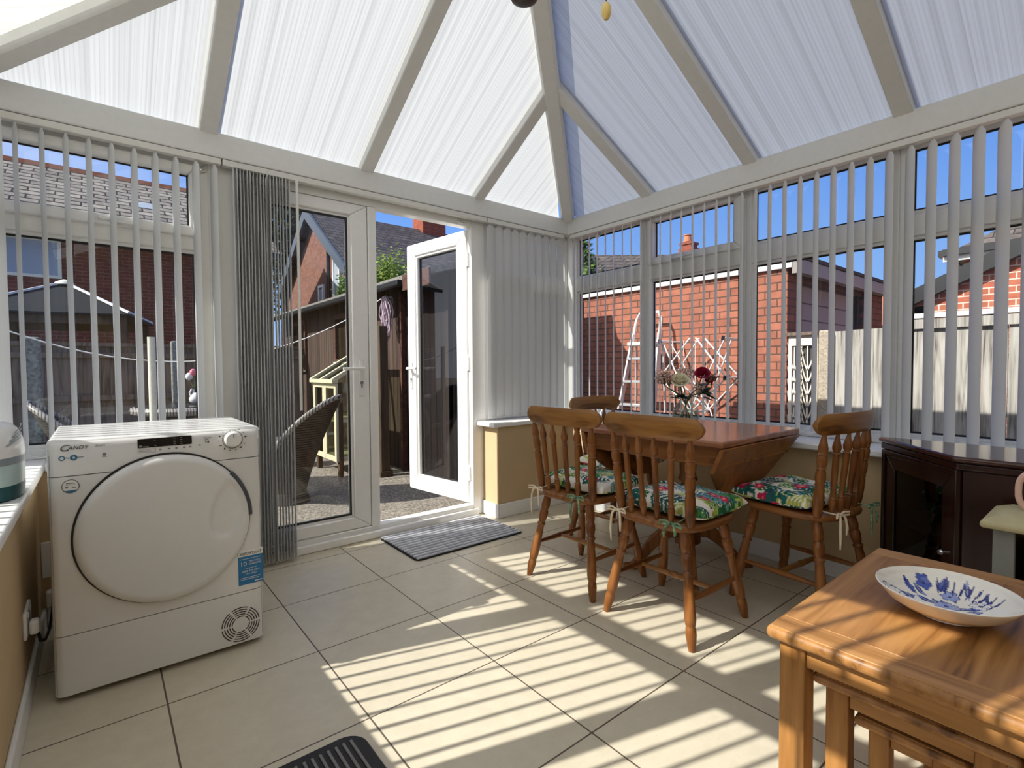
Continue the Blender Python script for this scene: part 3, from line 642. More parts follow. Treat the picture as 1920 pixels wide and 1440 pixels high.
# recessed grip on the right of the door
g = MB(); n = 20; a0, a1 = math.radians(-14), math.radians(42)
pts = []
for i in range(n+1):
    a = a0+(a1-a0)*i/n; pts.append((dc.x+math.cos(a)*(R_-.006), DY-.0235, dc.z+math.sin(a)*(R_-.006)))
inn = []
for i in range(n+1):
    a = a0+(a1-a0)*i/n; inn.append((dc.x+math.cos(a)*(R_-.075+.04*abs(2*i/n-1)**3), DY-.0295, dc.z+math.sin(a)*(R_-.06+.035*abs(2*i/n-1)**3)-.01))
g = None
MB().tube([(dc.x+math.cos(a)*(R_-.001), DY-.010, dc.z+math.sin(a)*(R_-.001)) for a in [math.radians(0+41*i/16) for i in range(17)]], .0095, 8).build('grip_opening', 'dkgrey', do)
# control panel details
yf = DY-.0006
di = MB().prism([(x, DY-.002, z) for x, z in rrect(.094, .252, .803, .834, .004)], (0, .004, 0)).build('display', 'display', cp)
for k, (x, z) in enumerate([(.2, .829), (.2, .822), (.2, .815), (.2, .808), (.22, .829), (.22, .822), (.22, .815), (.22, .808), (.142, .828), (.144, .808)]):
    MB().box(x-.003, x+.003, DY-.0027, DY-.002, z-.001, z+.001).build('icon', 'midgrey', di)
MB().box(.098, .106, DY-.0027, DY-.002, .805, .812).box(.108, .125, DY-.0027, DY-.002, .806, .808).build('icon', 'midgrey', di)
kn = MB().lathe((.383, DY, .807), (.383, DY-.024, .807), [(0, .029), (.5, .0285), (.9, .027), (1, .024)], 32).build('dial', 'white2', cp)
MB().box(.382, .3845, DY-.0246, DY-.0238, .816, .828).build('dial_mark', 'blueprint', kn)
rg = MB()
for k in range(22):
    a = 2*PI*k/22; rg.tube([(.383+math.cos(a+t)*.0335, DY-.0008, .807+math.sin(a+t)*.0335) for t in (0, .07, .14, .2)], .0011, 5)
rg.build('dial_ring', 'dkgrey', cp)
ic = MB()
for k in range(14):
    a = math.radians(10+360*k/14.5); x, z = .383+math.cos(a)*.045, .807+math.sin(a)*.0415; w_ = .004 if k % 4 else .009
    if z < .843: ic.box(x-w_/2, x+w_/2, DY-.0012, DY, z-.0013, z+.0013)
    if k % 3 == 0 and z < .84: ic.box(x-.0018, x+.0018, DY-.0012, DY, z-.003, z+.003)
ic.build('programme_symbols', 'dkgrey', cp)
ic = MB()
for x in (.158, .183, .205, .228, .247): ic.box(x-.0035, x+.0035, DY-.0012, DY, .7905, .7955)
ic.box(.273, .275, DY-.0012, DY, .794, .799); ic.box(.2765, .2795, DY-.0012, DY, .794, .799); ic.box(.098, .13, DY-.0012, DY, .7905, .7925)
ic.frame((1, 0, 0), (0, 0, 1), (0, DY-.001, 0), .0945, .145, .786, .797, .0005, 0, .001, (0, 1, 0)); ic.build('button_symbols', 'midgrey', cp)
text('TOUCH', .007, (.288, yf, .8185), 'dkgrey', cp, name='lettering')
MB().frame((1, 0, 0), (0, 0, 1), (0, DY-.001, 0), .294, .304, .804, .816, .0011, 0, .001, (0, 1, 0)).box(.301, .306, DY-.0013, DY, .803, .808).build('phone_symbol', 'dkgrey', cp)
# maker's mark and printing: large first letter, small capitals
text('C', .0265, (-.108, yf, .8145), 'dkgrey', cp, shear=.28, sx=1.25, name='brand_lettering', ext=.0008)
text('ANDY', .0165, (-.0865, yf, .817), 'dkgrey', cp, shear=.28, sx=1.08, name='brand_lettering', ext=.0008)
for k in range(1, 2): MB().box(-.1, -.083, DY-.0014, DY-.0004, .8133, .8155).build('brand_lettering', 'dkgrey', cp)
text('Smart', .0105, (-.018, yf, .821), 'midgrey', cp, shear=.2, name='lettering')
pr_ = MB()
for x, s in ((-.101, .0065), (-.072, .0065)):
    pr_.tube([(x+s*math.cos(2*PI*k/18), DY-.0006, .791+s*math.sin(2*PI*k/18)) for k in range(18)], .0016 if x < -.09 else .003, 5, closed=True)
pr_.build('blue_symbols', 'blueprint', cp); text('9 kg', .0055, (-.092, yf, .789), 'blueprint', cp, name='lettering'); text('SENSOR', .0042, (-.062, yf, .7895), 'blueprint', cp, name='lettering')
MB().prism([(.005+.006*math.cos(math.radians(90+60*k)), DY-.001, .793+.006*math.sin(math.radians(90+60*k))) for k in range(6)], (0, .001, 0)).box(-.002, .012, DY-.0012, DY, .784, .785).build('recycling_symbol', 'midgrey', cp)
# stickers
ov = MB().prism([(-.082+.021*math.cos(2*PI*k/36), DY-.0008, .6995+.021*math.sin(2*PI*k/36)) for k in range(36)], (0, .0012, 0)).build('round_sticker', 'white2', fp)
MB().tube([(-.082+.021*math.cos(2*PI*k/40), DY-.001, .6995+.021*math.sin(2*PI*k/40)) for k in range(40)], .0009, 5, closed=True).build('sticker_ring', 'dkgrey', ov)
text('Efficiency', .0058, (-.082, yf-.0006, .7075), 'dkgrey', ov, align='CENTER', name='lettering')
MB().box(-.094, -.07, DY-.0014, DY-.0008, .7035, .7043).box(-.095, -.088, DY-.0014, DY-.0008, .694, .700).box(-.079, -.069, DY-.0014, DY-.0008, .6935, .6965).build('sticker_print', 'midgrey', ov)
MB().prism([(-.082+.021*math.cos(math.radians(a)), DY-.0016, .6995+.021*math.sin(math.radians(a))) for a in range(220, 325, 8)], (0, .001, 0)).build('sticker_band', 'blueprint', ov)
sk = MB().box(.392, .4785, DY-.0012, DY, .243, .352).build('label_sticker', 'blue', fp)
MB().box(.392, .4785, DY-.0012, DY, .352, .377).build('sticker_heading', 'white2', sk)
text('IMPORTANT', .0145, (.4355, yf-.001, .3565), 'dkgrey', sk, align='CENTER', name='lettering', sx=.95)
text('10', .024, (.397, yf-.001, .315), 'white', sk, name='lettering')
text('YEAR PARTS', .009, (.428, yf-.001, .327), 'white', sk, name='lettering', sx=.82); text('GUARANTEE', .009, (.428, yf-.001, .317), 'white', sk, name='lettering', sx=.82)
text('To register call', .0065, (.4355, yf-.001, .303), 'white', sk, align='CENTER', name='lettering')
text('0800 479 8771', .0105, (.4355, yf-.001, .290), 'white', sk, align='CENTER', name='lettering', sx=.98)
text('within 28 days', .0065, (.4355, yf-.001, .281), 'white', sk, align='CENTER', name='lettering')
MB().box(.398, .47, DY-.0018, DY-.001, .341, .3425).box(.398, .468, DY-.0018, DY-.001, .268, .2695).box(.398, .462, DY-.0018, DY-.001, .262, .2635).box(.448, .474, DY-.0018, DY-.001, .249, .2525).build('sticker_print', 'white', sk)
# vent
vg = MB()
for ri in range(5):
    r_ = .030+.0085*ri
    for k in range(6):
        a0 = math.radians(62+60*k+4); a1 = math.radians(62+60*(k+1)-4)
        pts = [a0+(a1-a0)*i/8 for i in range(9)]
        o_ = [(.396+math.cos(a)*(r_+.0017), DY-.0008, .094+math.sin(a)*(r_+.0017)) for a in pts]; i_ = [(.396+math.cos(a)*(r_-.0017), DY-.0008, .094+math.sin(a)*(r_-.0017)) for a in reversed(pts)]
        vg.prism(o_+i_, (0, .0014, 0))
vg.build('vent_slots', 'black', kp)

# ================================================================== WALL SOCKETS, CORD, STEAMER
so_ = empty('wall_socket', (-.21, 2.27, .26), 0, 'white double wall socket on the side wall, with a plug in it', 'socket')
MB().box(0, .010, -.073, .073, -.043, .043).build('face_plate', 'white2', so_, bevel=.004)
for y in (-.034, .034): MB().box(.010, .013, y-.008, y+.008, .018, .034).build('switch', 'white2', so_, bevel=.002)
s2 = empty('wall_socket', (-.165, 2.85, .285), 0, 'white socket plate on the wall hidden behind the dryer', 'socket')
MB().box(-.043, .043, -.010, 0, -.075, .075).build('face_plate', 'white2', s2, bevel=.004)
pl = empty('plug', (-.197, 2.236, .245), 0, 'white mains plug pushed into the double socket', 'plug')
MB().box(0, .024, -.02, .02, -.022, .022).build('plug_body', 'white2', pl, bevel=.008, seg=3)
MB().tube([(.02, 0, -.024), (.024, .02, -.06), (.028, .12, -.10), (.03, .25, -.12), (.035, .35, -.08), (.04, .42, .02)], .0045, 8).build('mains_cord', 'cord', pl)
p2_ = empty('plug_adapter', (-.165, 2.838, .13), 0, 'white plug adapter low on the wall behind the dryer', 'plug')
MB().box(-.03, .03, -.04, 0, -.035, .035).build('adapter_body', 'white2', p2_, bevel=.008)
# steamer on the sill
stm = empty('steam_steriliser', (-.252, 2.215, .6825), 0, 'white domed countertop appliance with a dark green base on the sill', 'appliance')
MB().lathe((0, 0, 0), (0, 0, .045), [(0, .094), (.1, .102), (.8, .106), (1, .106)], 40).build('base', 'teal', stm)
MB().lathe((0, 0, .045), (0, 0, .125), [(0, .105), (.5, .107), (1, .107)], 40).build('tank', 'tank', stm)
bd = MB().lathe((0, 0, .108), (0, 0, .130), [(0, .1085), (1, .1085)], 40).build('band', 'band', stm)
MB().box(-.02, .03, -.1125, -.104, .108, .130).build('latch', 'band', bd, bevel=.003)
ld = MB().lathe((0, 0, .130), (0, 0, .232), [(0, .109), (.1, .109), (.35, .106), (.6, .096), (.8, .078), (.93, .055), (1, .03), (1.01, .001)], 44).build('lid', 'white', stm)
for k in range(4):
    z = .165+.012*k; rr = .108-.004*k; pts = [(rr*math.cos(a), rr*math.sin(a), z+.02*(i/8)) for i, a in enumerate([math.radians(-58+9*k+4.5*j) for j in range(9)])]
    MB().tube(pts, .0022, 6).build('steam_slot', 'band', ld)
MB().box(-.03, .01, -.1125, -.107, .148, .151).box(-.03, .01, -.1125, -.107, .141, .144).build('grip_lines', 'band', ld)

stm.scale = (.57, 1.22, 1)
# ================================================================== PULL CORD AND FAN
ff = empty('ceiling_fan', (RX, RY-.02, 0), 0, 'dark ceiling light hanging from the ridge, only its lower edge visible', 'ceiling light')
MB().cyl((0, 0, 3.05), (0, 0, 2.68), .012, 12).build('down_rod', 'fan', ff)
MB().lathe((0, 0, 2.70), (0, 0, 2.474), [(0, .02), (.15, .06), (.4, .075), (.75, .07), (.95, .05), (1, .03)], 28).build('housing', 'fan', ff)
pc = empty('pull_cord', (RX, 1.115, 3.05), 0, 'light pull cord with a wooden acorn end hanging from the ridge', 'pull cord')
MB().cyl((0, 0, 0), (0, 0, -.805), .0022, 8).build('cord', 'cord', pc)
MB().lathe((0, 0, -.80), (0, 0, -.855), [(0, .004), (.1, .010), (.3, .0155), (.6, .016), (.85, .0125), (1, .006)], 18).build('acorn_knob', 'acorn', pc)

# ================================================================== MATS
def mat_poly(x0, x1, y0, y1, r): return [(x, y, 0) for x, y in rrect(x0, x1, y0, y1, r)]
dm = empty('doormat', (0, 0, 0), 0, 'grey and black striped doormat inside the open garden door', 'doormat')
MB().prism([(x, y, .0005) for x, y, z in mat_poly(1.335, 2.105, 2.495, 2.985, .03)], (0, 0, .007)).build('backing', 'matedge', dm)
pm = MB(); per = .038
y = 2.508
while y < 2.965:
    pr = [(0, 0), (.003, .006), (.0105, .009), (.018, .006), (.0215, 0)]
    vs = [(x, y+a, .0075+c) for x in (1.345, 2.095) for a, c in pr]; n = 5
    pm.add(vs, [(i, i+1, i+1+n, i+n) for i in range(n-1)]+[(0, n, 2*n-1, n-1), tuple(range(n)), tuple(range(2*n-1, n-1, -1))]); y += .0375
pmo = pm.build('pile_ribs', plain('grey_pile', srgb(206, 208, 214), .98, var=.22, scale=14), dm)
MB().box(1.93, 1.97, 2.482, 2.497, .001, .004).build('care_label', 'midgrey', dm)
rm = empty('rubber_mat', (0, 0, 0), 0, 'black ribbed rubber mat at the bottom edge of the floor', 'mat')
MB().prism([(x, y, .0005) for x, y, z in mat_poly(-.05, .566, .95, 1.425, .06)], (0, 0, .010)).build('base', 'rubber', rm, bevel=.003)
rb = MB()
for k in range(26): x = .528-.0215*k; rb.box(x-.004, x+.004, .985, 1.395, .0105, .0145)
rb.build('ribs', 'rubrib', rm, bevel=.0015)

# ================================================================== CHAIRS
legp = [(0, .017), (.06, .019), (.14, .0225), (.19, .0195), (.2, .016), (.215, .021), (.26, .0225), (.32, .019), (.345, .015), (.36, .021), (.375, .021), (.39, .016), (.45, .018), (.62, .0215), (.74, .0225), (.79, .0195), (.80, .0165), (.815, .0195), (.86, .021), (.93, .0175), (1, .0125)]
postp = [(0, .016), (.08, .0185), (.22, .0205), (.34, .0195), (.37, .0165), (.385, .0195), (.40, .0165), (.46, .0205), (.54, .0185), (.575, .0145), (.59, .019), (.605, .015), (.64, .0195), (.71, .0195), (.745, .0155), (.755, .019), (.77, .0155), (.82, .019), (.88, .0155), (.95, .010), (1, .0085)]
spinp = [(0, .0095), (.09, .012), (.16, .0158), (.195, .0115), (.205, .0152), (.22, .010), (.3, .0108), (.5, .0122), (.68, .0125), (.735, .0118), (.75, .0152), (.765, .0105), (.79, .0155), (.835, .0172), (.89, .0125), (.95, .008), (1, .007)]
strp = [(0, .008), (.2, .0105), (.42, .0125), (.45, .009), (.47, .014), (.53, .014), (.55, .009), (.58, .0125), (.8, .0105), (1, .008)]
def make_chair():
    root = empty('dining_chair')
    # seat: D shape, wide front (local +x is the front)
    out = []
    for i in range(40):
        a = 2*PI*i/40; ca, sa_ = math.cos(a), math.sin(a); e = .55
        x = math.copysign(abs(ca)**e, ca)*.205; yy = math.copysign(abs(sa_)**e, sa_)*(.205 if x > 0 else .205-.012*(x/-.205))
        out.append((x, yy))
    mb = MB(); n = len(out); rings = [(.424, .93), (.430, .985), (.442, 1.0), (.452, .99), (.457, .95), (.4565, .6), (.4545, .2)]
    for z, s in rings: mb.v += [(x*s, yy*s, z) for x, yy in out]
    for i in range(len(rings)-1):
        for k in range(n): a, c = i*n+k, i*n+(k+1) % n; mb.f.append((a, c, c+n, a+n))
    mb.f.append(tuple(range(n-1, -1, -1))); mb.f.append(tuple((len(rings)-1)*n+k for k in range(n)))
    mb.build('seat', 'pinex', root, smooth=50)
    F = {}
    for sx in (1, -1):
        for sy in (1, -1):
            p0, p1 = Vector((sx*.135, sy*.135, .428)), Vector((.205 if sx > 0 else -.205, sy*.208, 0)); F[(sx, sy)] = (p0, p1)
            MB().lathe(p0, p1, legp, 16).build('leg', 'pine', root, smooth=60)
    mid = {}
    for sy in (1, -1):
        a = F[(1, sy)][0].lerp(F[(1, sy)][1], .60); c = F[(-1, sy)][0].lerp(F[(-1, sy)][1], .60); mid[sy] = (a+c)/2
        MB().lathe(a, c, strp[:3]+[(.5, .0135)]+strp[-2:], 12).build('side_stretcher', 'pinex', root, smooth=60)
    MB().lathe(mid[1], mid[-1], strp, 12).build('cross_stretcher', 'piney', root, smooth=60)
    for k, (yb_, yt) in enumerate([(-.165, -.185), (-.095, -.112), (-.033, -.038), (.033, .038), (.095, .112), (.165, .185)]):
        bx = -.172 if abs(yb_) < .15 else -.150
        tx = -.212+.030*(yt/.2)**2
        MB().lathe((bx, yb_, .45), (tx, yt, .797), postp if abs(yb_) > .15 else spinp, 14).build('back_post' if abs(yb_) > .15 else 'spindle', 'pine', root, smooth=60)
    cr = MB(); ny = 30; nz = 10
    for side in (0, 1):
        for i in range(ny+1):
            v = -1+2*i/ny; yv = math.sin(v*PI/2)*.236
            e = max(0, (abs(yv)-.185)/.0512); hh = .043*math.sqrt(max(0, 1-e*e))+.0004
            zc = .834-.003*abs(v)
            up = 1.0; xm = -.218+.042*(yv/.236)**2
            for j in range(nz+1):
                t = -1+2*j/nz; z = zc+hh*t; xx = xm-.10*(z-.834)+(.0105*(1-.5*abs(t)**6) if side else -.0105*(1-.5*abs(t)**6)); cr.v.append((xx, yv, z))
    st_ = (ny+1)*(nz+1)
    for i in range(ny):
        for j in range(nz):
            a = i*(nz+1)+j; cr.f.append((a, a+1, a+nz+2, a+nz+1)); cr.f.append((st_+a, st_+a+nz+1, st_+a+nz+2, st_+a+1))
    rim = [j for j in range(nz+1)]+[i*(nz+1)+nz for i in range(1, ny+1)]+[ny*(nz+1)+j for j in range(nz-1, -1, -1)]+[i*(nz+1) for i in range(ny-1, 0, -1)]
    for a, c in zip(rim, rim[1:]+rim[:1]): cr.f.append((a, c, c+st_, a+st_))
    cr.build('crest_rail', 'piney', root, smooth=50)
    return root
chairs = [(1.905, 1.247, 0, 'turned pine chair nearest the camera with its back turned, before the table'),
          (1.913, 1.77, 3, 'turned pine chair nearest the doormat, its back towards the camera'),
          (2.455, .955, 83, 'turned pine chair at the end of the table beside the dark cabinet'),
          (2.51, 2.06, -90, 'turned pine chair at the far end of the table, mostly hidden, by the closed blinds')]
proto = make_chair(); gC = 'turned pine chairs around the drop leaf table'
chair_objs = []
for i, (x, y, rz, lab) in enumerate(chairs):
    o = proto if i == 0 else copy_tree(proto)
    o.location = (x, y, 0); o.rotation_euler = (0, 0, math.radians(rz)); tag(o, lab, 'chair', gC); chair_objs.append(o)

# ---- palm print cushions (painted cloth stored as a colour attribute)
def palm_cloth(seed, n=240):
    rg_ = np.random.RandomState(seed); Y_, X_ = np.mgrid[0:n, 0:n]/(n-1.0)
    img = np.zeros((n, n, 3)); img[:] = srgb(236, 230, 218)
    cols = [srgb(46, 112, 66), srgb(84, 146, 74), srgb(40, 100, 98), srgb(112, 158, 176), srgb(164, 180, 84), srgb(236, 230, 218), srgb(190, 198, 108), srgb(56, 88, 100)]
    for k in range(64):
        cx, cy = rg_.rand(2); an = rg_.rand()*2*PI; Ln = rg_.uniform(.18, .36); wd = Ln*rg_.uniform(.22, .36); col = cols[rg_.randint(len(cols))]; fr = rg_.uniform(9, 14)/.3
        dx, dy = X_-cx, Y_-cy; a = dx*math.cos(an)+dy*math.sin(an); b_ = -dx*math.sin(an)+dy*math.cos(an)+.25*a*a
        t = a/Ln; env = wd*np.sqrt(np.clip(t*(1-t)*4, 0, 1)); ins = (t > 0) & (t < 1) & (np.abs(b_) < env)
        st__ = ((a-.8*np.abs(b_))*fr/ (2) % 1.0) < .62
        m_ = ins & (st__ | (np.abs(b_) < .006))
        img[m_] = col
        m2_ = ins & st__ & (np.abs(b_) < env*.35); img[m2_] = tuple(c*.72 for c in col)
    for k in range(6):
        cx, cy = rg_.rand(2); R0 = rg_.uniform(.05, .085); dx, dy = X_-cx, Y_-cy; r_ = np.hypot(dx, dy); th = np.arctan2(dy, dx)+rg_.rand()*6
        m_ = r_ < R0*(.55+.45*np.abs(np.cos(2.5*th))); img[m_] = srgb(196, 40, 84)
        m_ = r_ < R0*.6*(.4+.5*np.abs(np.cos(2.5*th))); img[m_] = srgb(226, 110, 130)
        m_ = r_ < R0*.16; img[m_] = srgb(230, 190, 90)
    return img
def set_cols(o, img, uv):
    n = img.shape[0]; me = o.data; at = me.color_attributes.new('Col', 'FLOAT_COLOR', 'POINT')
    buf = np.ones((len(me.vertices), 4))
    ij = np.clip((np.array(uv)*(n-1)).astype(int), 0, n-1); buf[:, :3] = img[ij[:, 1], ij[:, 0]]; at.data.foreach_set('color', buf.ravel())
def cushion(i, x, y, rz, lab):
    root = empty('seat_cushion', (x, y, .4595), math.radians(rz), lab, 'cushion', 'palm print cushions on the chairs')
    rr = np.random.RandomState(i+5); ph = rr.rand(8)*6; n = 110; mb = MB(); uv = []; A = .208; AX = .174
    def pt(u, v, s):
        pu = 1-.05*(1-abs(v)**2)*abs(u)**3; pv = 1-.05*(1-abs(u)**2)*abs(v)**3
        e = max(0, (1-u**4))*max(0, (1-v**4)); th = e**.33
        wr = .003*math.sin(9*u+ph[0]+3*v)+.003*math.sin(8*v+ph[1]-4*u)+.002*math.sin(16*u*v+ph[2])
        z = .021+((.056*th+wr*th) if s > 0 else -.0195*th)
        return (AX*u*pu, A*v*pv*1.02, z+.010*(abs(u)*abs(v))**3)
    for s in (1, -1):
        for j in range(n+1):
            for k in range(n+1):
                u, v = math.sin((-1+2*k/n)*PI/2), math.sin((-1+2*j/n)*PI/2)
                mb.v.append(pt(u, v, s)); uv.append(((u*.46+.5) if s > 0 else (.5-u*.46), v*.46+.5))
    st_ = (n+1)**2
    for j in range(n):
        for k in range(n):
            a = j*(n+1)+k; mb.f.append((a, a+1, a+n+2, a+n+1)); mb.f.append((st_+a, st_+a+n+1, st_+a+n+2, st_+a+1))
    cob = MB(); cob.v, cob.f = mb.v, mb.f
    me = bpy.data.meshes.new('pad'); me.from_pydata(mb.v, [], mb.f); me.materials.append(M['fabric']); me.polygons.foreach_set('use_smooth', [True]*len(me.polygons))
    o = bpy.data.objects.new('pad', me); C.objects.link(o); o.parent = root; set_cols(o, palm_cloth(11+i), uv)
    return root
def bow(root, x, y, drop, m, sgn=1, spread=.05):
    # knot with two loops and two hanging ends, at the back edge of the seat
    mb = MB(); z = .006; mb.tube([(-.165, y, .014), (-.2, y, .006), (x, y, z)], .003, 6)
    for s in (-1, 1):
        mb.tube([(x, y, z), (x-.006, y+s*.025, z+.012), (x-.014, y+s*.046, z+.010), (x-.014, y+s*.048, z-.001), (x-.008, y+s*.024, z-.001), (x, y, z)], .0042, 7)
        e = drop*(1 if s > 0 else .62)
        mb.tube([(x, y, z), (x-.008, y+s*.012, z+.001), (x-.014, y+s*.020, z-.012), (x-.016, y+s*.024, z-.035), (x-.018, y+s*.026, z-e*.6), (x-.016, y+s*.024, z-e)], .004, 7, rs=[.004, .0045, .005, .005, .0055, .003])
    mb.ball((x, y, z+.002), .008, 8, 6)
    return mb.build('tie', m, root, smooth=60)
cl_ = ['plump palm print cushion on the chair nearest the camera', 'palm print cushion on the chair nearest the doormat', 'palm print cushion on the chair beside the dark cabinet', 'palm print cushion on the chair at the far end of the table']
for i, (x, y, rz, lab) in enumerate(chairs):
    d = .037; a = math.radians(rz)
    cu = cushion(i, x+math.cos(a)*d, y+math.sin(a)*d, rz, cl_[i])
    if i < 3:
        bow(cu, -.257, .13, .13, 'tie'); bow(cu, -.257, -.13, .05 if i == 0 else .12, 'tieg')

# ================================================================== DROP LEAF TABLE
X0, X1, Y0, Y1, TZ = 2.01, 2.79, 1.09, 1.90, .75
tb0 = empty('drop_leaf_table', ((X0+X1)/2, (Y0+Y1)/2, 0), 0, 'reddish pine drop leaf pedestal table against the window wall', 'table')
off = Vector(((X0+X1)/2, (Y0+Y1)/2, 0))
tl = lambda mb, n_, m_, bv=.004, sm=35: mb.build(n_, m_, tb0, bevel=bv, smooth=sm, loc=-off, seg=3)
tl(MB().prism([(X0+.0, Y0, TZ-.028), (X1-.02, Y0, TZ-.028), (X1, Y0+.02, TZ-.028), (X1, Y1-.02, TZ-.028), (X1-.02, Y1, TZ-.028), (X0, Y1, TZ-.028)], (0, 0, .028)), 'tabletop', 'table', .009)
fr = MB(); fr.box(X0+.05, X0+.07, Y0+.03, Y1-.03, TZ-.12, TZ-.03); fr.box(X1-.1, X1-.08, Y0+.03, Y1-.03, TZ-.12, TZ-.03); fr.box(X0+.07, X1-.1, Y0+.03, Y0+.05, TZ-.12, TZ-.03); fr.box(X0+.07, X1-.1, Y1-.05, Y1-.03, TZ-.12, TZ-.03)
tl(fr, 'apron', 'tablel')
def leafp(yl, nm, tilt):
    pl_ = [(X0+.005, TZ-.03), (X1-.01, TZ-.03), (X1-.26, TZ-.30), (X0+.22, TZ-.30), (X0+.005, TZ-.14)]
    d_ = tilt; th = .022 if tilt > 0 else -.022
    mb = MB(); a = [(x, yl+(TZ-.03-z)*d_, z) for x, z in pl_]; mb.prism(a, (0, th, 0)); return tl(mb, nm, 'tablel', .006)
leafp(Y0-.004, 'drop_leaf', .44); leafp(Y1+.004, 'drop_leaf', -.34)
colp = [(0, .045), (.1, .05), (.2, .038), (.25, .05), (.32, .055), (.5, .045), (.6, .032), (.64, .05), (.7, .04), (.9, .045), (1, .05)]
tl(MB().lathe((off.x, off.y, .20), (off.x, off.y, TZ-.12), colp, 20), 'pedestal', 'pine', 0, 60)
tl(MB().box(off.x-.05, off.x+.05, off.y-.05, off.y+.05, .13, .30), 'pedestal_block', 'pine', .01)
for k in range(4):
    a = math.radians(38+90*k+ (14 if k % 2 else 0)); c, s = math.cos(a), math.sin(a)
    pts = [(.04, .27), (.12, .235), (.2, .17), (.26, .085), (.30, .035), (.345, .028)]; lo_ = [(.345, .0), (.28, .0), (.24, .045), (.17, .115), (.10, .165), (.04, .17)]
    poly = [(off.x+c*r_-s*-.016, off.y+s*r_+c*-.016, z) for r_, z in pts+lo_]
    tl(MB().prism(poly, (-s*.032, c*.032, 0)), 'sabre_leg', 'pine', .006)

# ================================================================== NEST OF OAK TABLES
def nest(label, x0, x1, y0, y1, z, th, leg, ap):
    root = empty('nest_table', ((x0+x1)/2, (y0+y1)/2, 0), 0, label, 'side table', 'nest of oak tables')
    of = Vector(((x0+x1)/2, (y0+y1)/2, 0)); k = lambda mb, n_, m_, bv=.004: mb.build(n_, m_, root, bevel=bv, loc=-of, seg=3)
    bw = .075
    k(MB().box(x0, x1, y0, y1, z-th, z-.0012), 'tabletop', 'oak', .012)
    k(MB().box(x0+.008, x0+bw, y0+.008, y1-.008, z-.006, z), 'breadboard_end', 'oaky', .002); k(MB().box(x1-bw, x1-.008, y0+.008, y1-.008, z-.006, z), 'breadboard_end', 'oaky', .002)
    k(MB().box(x0+bw+.001, x1-bw-.001, y0+.008, y1-.008, z-.006, z), 'centre_boards', 'oak', .002)
    i = .022
    for ax in (x0+i, x1-i-leg):
        for ay in (y0+i, y1-i-leg): k(MB().box(ax, ax+leg, ay, ay+leg, 0, z-th), 'leg', 'oakz', .003)
    for ax in (x0+i+.006, x1-i-leg+.02): k(MB().box(ax, ax+.02, y0+i+leg, y1-i-leg, z-th-ap, z-th), 'apron', 'oaky', .002)
    for ay in (y0+i+.006, y1-i-.026): k(MB().box(x0+i+leg, x1-i-leg, ay, ay+.02, z-th-ap, z-th), 'apron', 'oak', .002)
    return root
nest('largest oak nest table with the blue patterned bowl on it', 1.128, 1.885, .03, .512, .50, .030, .052, .045)
nest('middle oak nest table tucked under the largest one', 1.165, 1.80, .108, .432, .415, .022, .042, .036)
nest('smallest oak nest table at the centre of the nest', 1.195, 1.72, .178, .362, .345, .020, .036, .03)

# ---- patterned bowl
def blue_china(n=300):
    rg_ = np.random.RandomState(4); Y_, X_ = np.mgrid[-1:1:n*1j, -1:1:n*1j]; img = np.zeros((n, n, 3)); img[:] = srgb(240, 236, 228)
    dk, md, lt = srgb(28, 40, 120), srgb(70, 92, 176), srgb(150, 166, 216)
    def leaf(cx, cy, an, Ln, wd, col, vein=True):
        dx, dy = X_-cx, Y_-cy; a = dx*math.cos(an)+dy*math.sin(an); b_ = -dx*math.sin(an)+dy*math.cos(an)+.3*a*a; t = a/Ln
        e = wd*np.sin(np.clip(t, 0, 1)*PI); ins = (t > 0) & (t < 1) & (np.abs(b_) < e); img[ins] = col
        if vein: img[ins & (np.abs(b_) > e*.78)] = dk; img[ins & (np.abs(b_) < .008)] = lt if col == dk else dk
    def bloom(cx, cy, R0, np_, col, st__=0.0):
        dx, dy = X_-cx, Y_-cy; r_ = np.hypot(dx, dy); th = np.arctan2(dy, dx)+st__; rad = R0*(.72+.28*np.abs(np.cos(np_/2*th)))
        img[r_ < rad] = col; img[(r_ < rad) & (r_ > rad*.90)] = dk; ln = (np.abs(np.sin(np_*2*th)) < .22) & (r_ < rad*.85) & (r_ > rad*.3); img[ln] = md; img[r_ < R0*.2] = dk
    for k in range(30):
        a = rg_.rand()*2*PI; r_ = rg_.uniform(.05, .52); leaf(r_*math.cos(a), r_*math.sin(a)*.8, a+rg_.uniform(-.8, .8), rg_.uniform(.14, .28), rg_.uniform(.025, .05), [dk, md, lt][rg_.randint(3)])
    W = srgb(236, 234, 232)
    bloom(-.08, .50, .17, 3, W); bloom(.12, .02, .15, 8, lt); bloom(-.30, -.42, .17, 5, W, .5); bloom(.48, .34, .10, 5, md); bloom(.42, .04, .11, 6, lt, .4); bloom(.36, -.28, .12, 7, W); bloom(-.18, .08, .12, 5, md)
    for cx, cy in ((-.12, -.18), (-.20, -.08)): leaf(cx-.1, cy-.06, .35, .26, .08, dk, False)
    for k in range(9): a = -.9+.16*k; leaf(.05+.4*math.cos(a), .0+.42*math.sin(a), a, .22, .014, dk, False)
    return img
bx, by = 1.485, .268
bw_ = empty('serving_bowl', (bx, by, .50), 0, 'shallow white bowl with blue flower print on the largest oak table', 'bowl')
prof = [(.052, 0), (.058, .002), (.056, .006), (.085, .013), (.112, .027), (.126, .042), (.1315, .047), (.1325, .0495), (.130, .0505), (.126, .047), (.118, .038), (.1, .0225), (.08, .0135), (.05, .0095), (.0, .009)]
nr = 120; mb = MB(); 
for r_, z in prof[:9]:
    for k in range(nr): a = 2*PI*k/nr; mb.v.append((r_*math.cos(a), r_*math.sin(a), z))
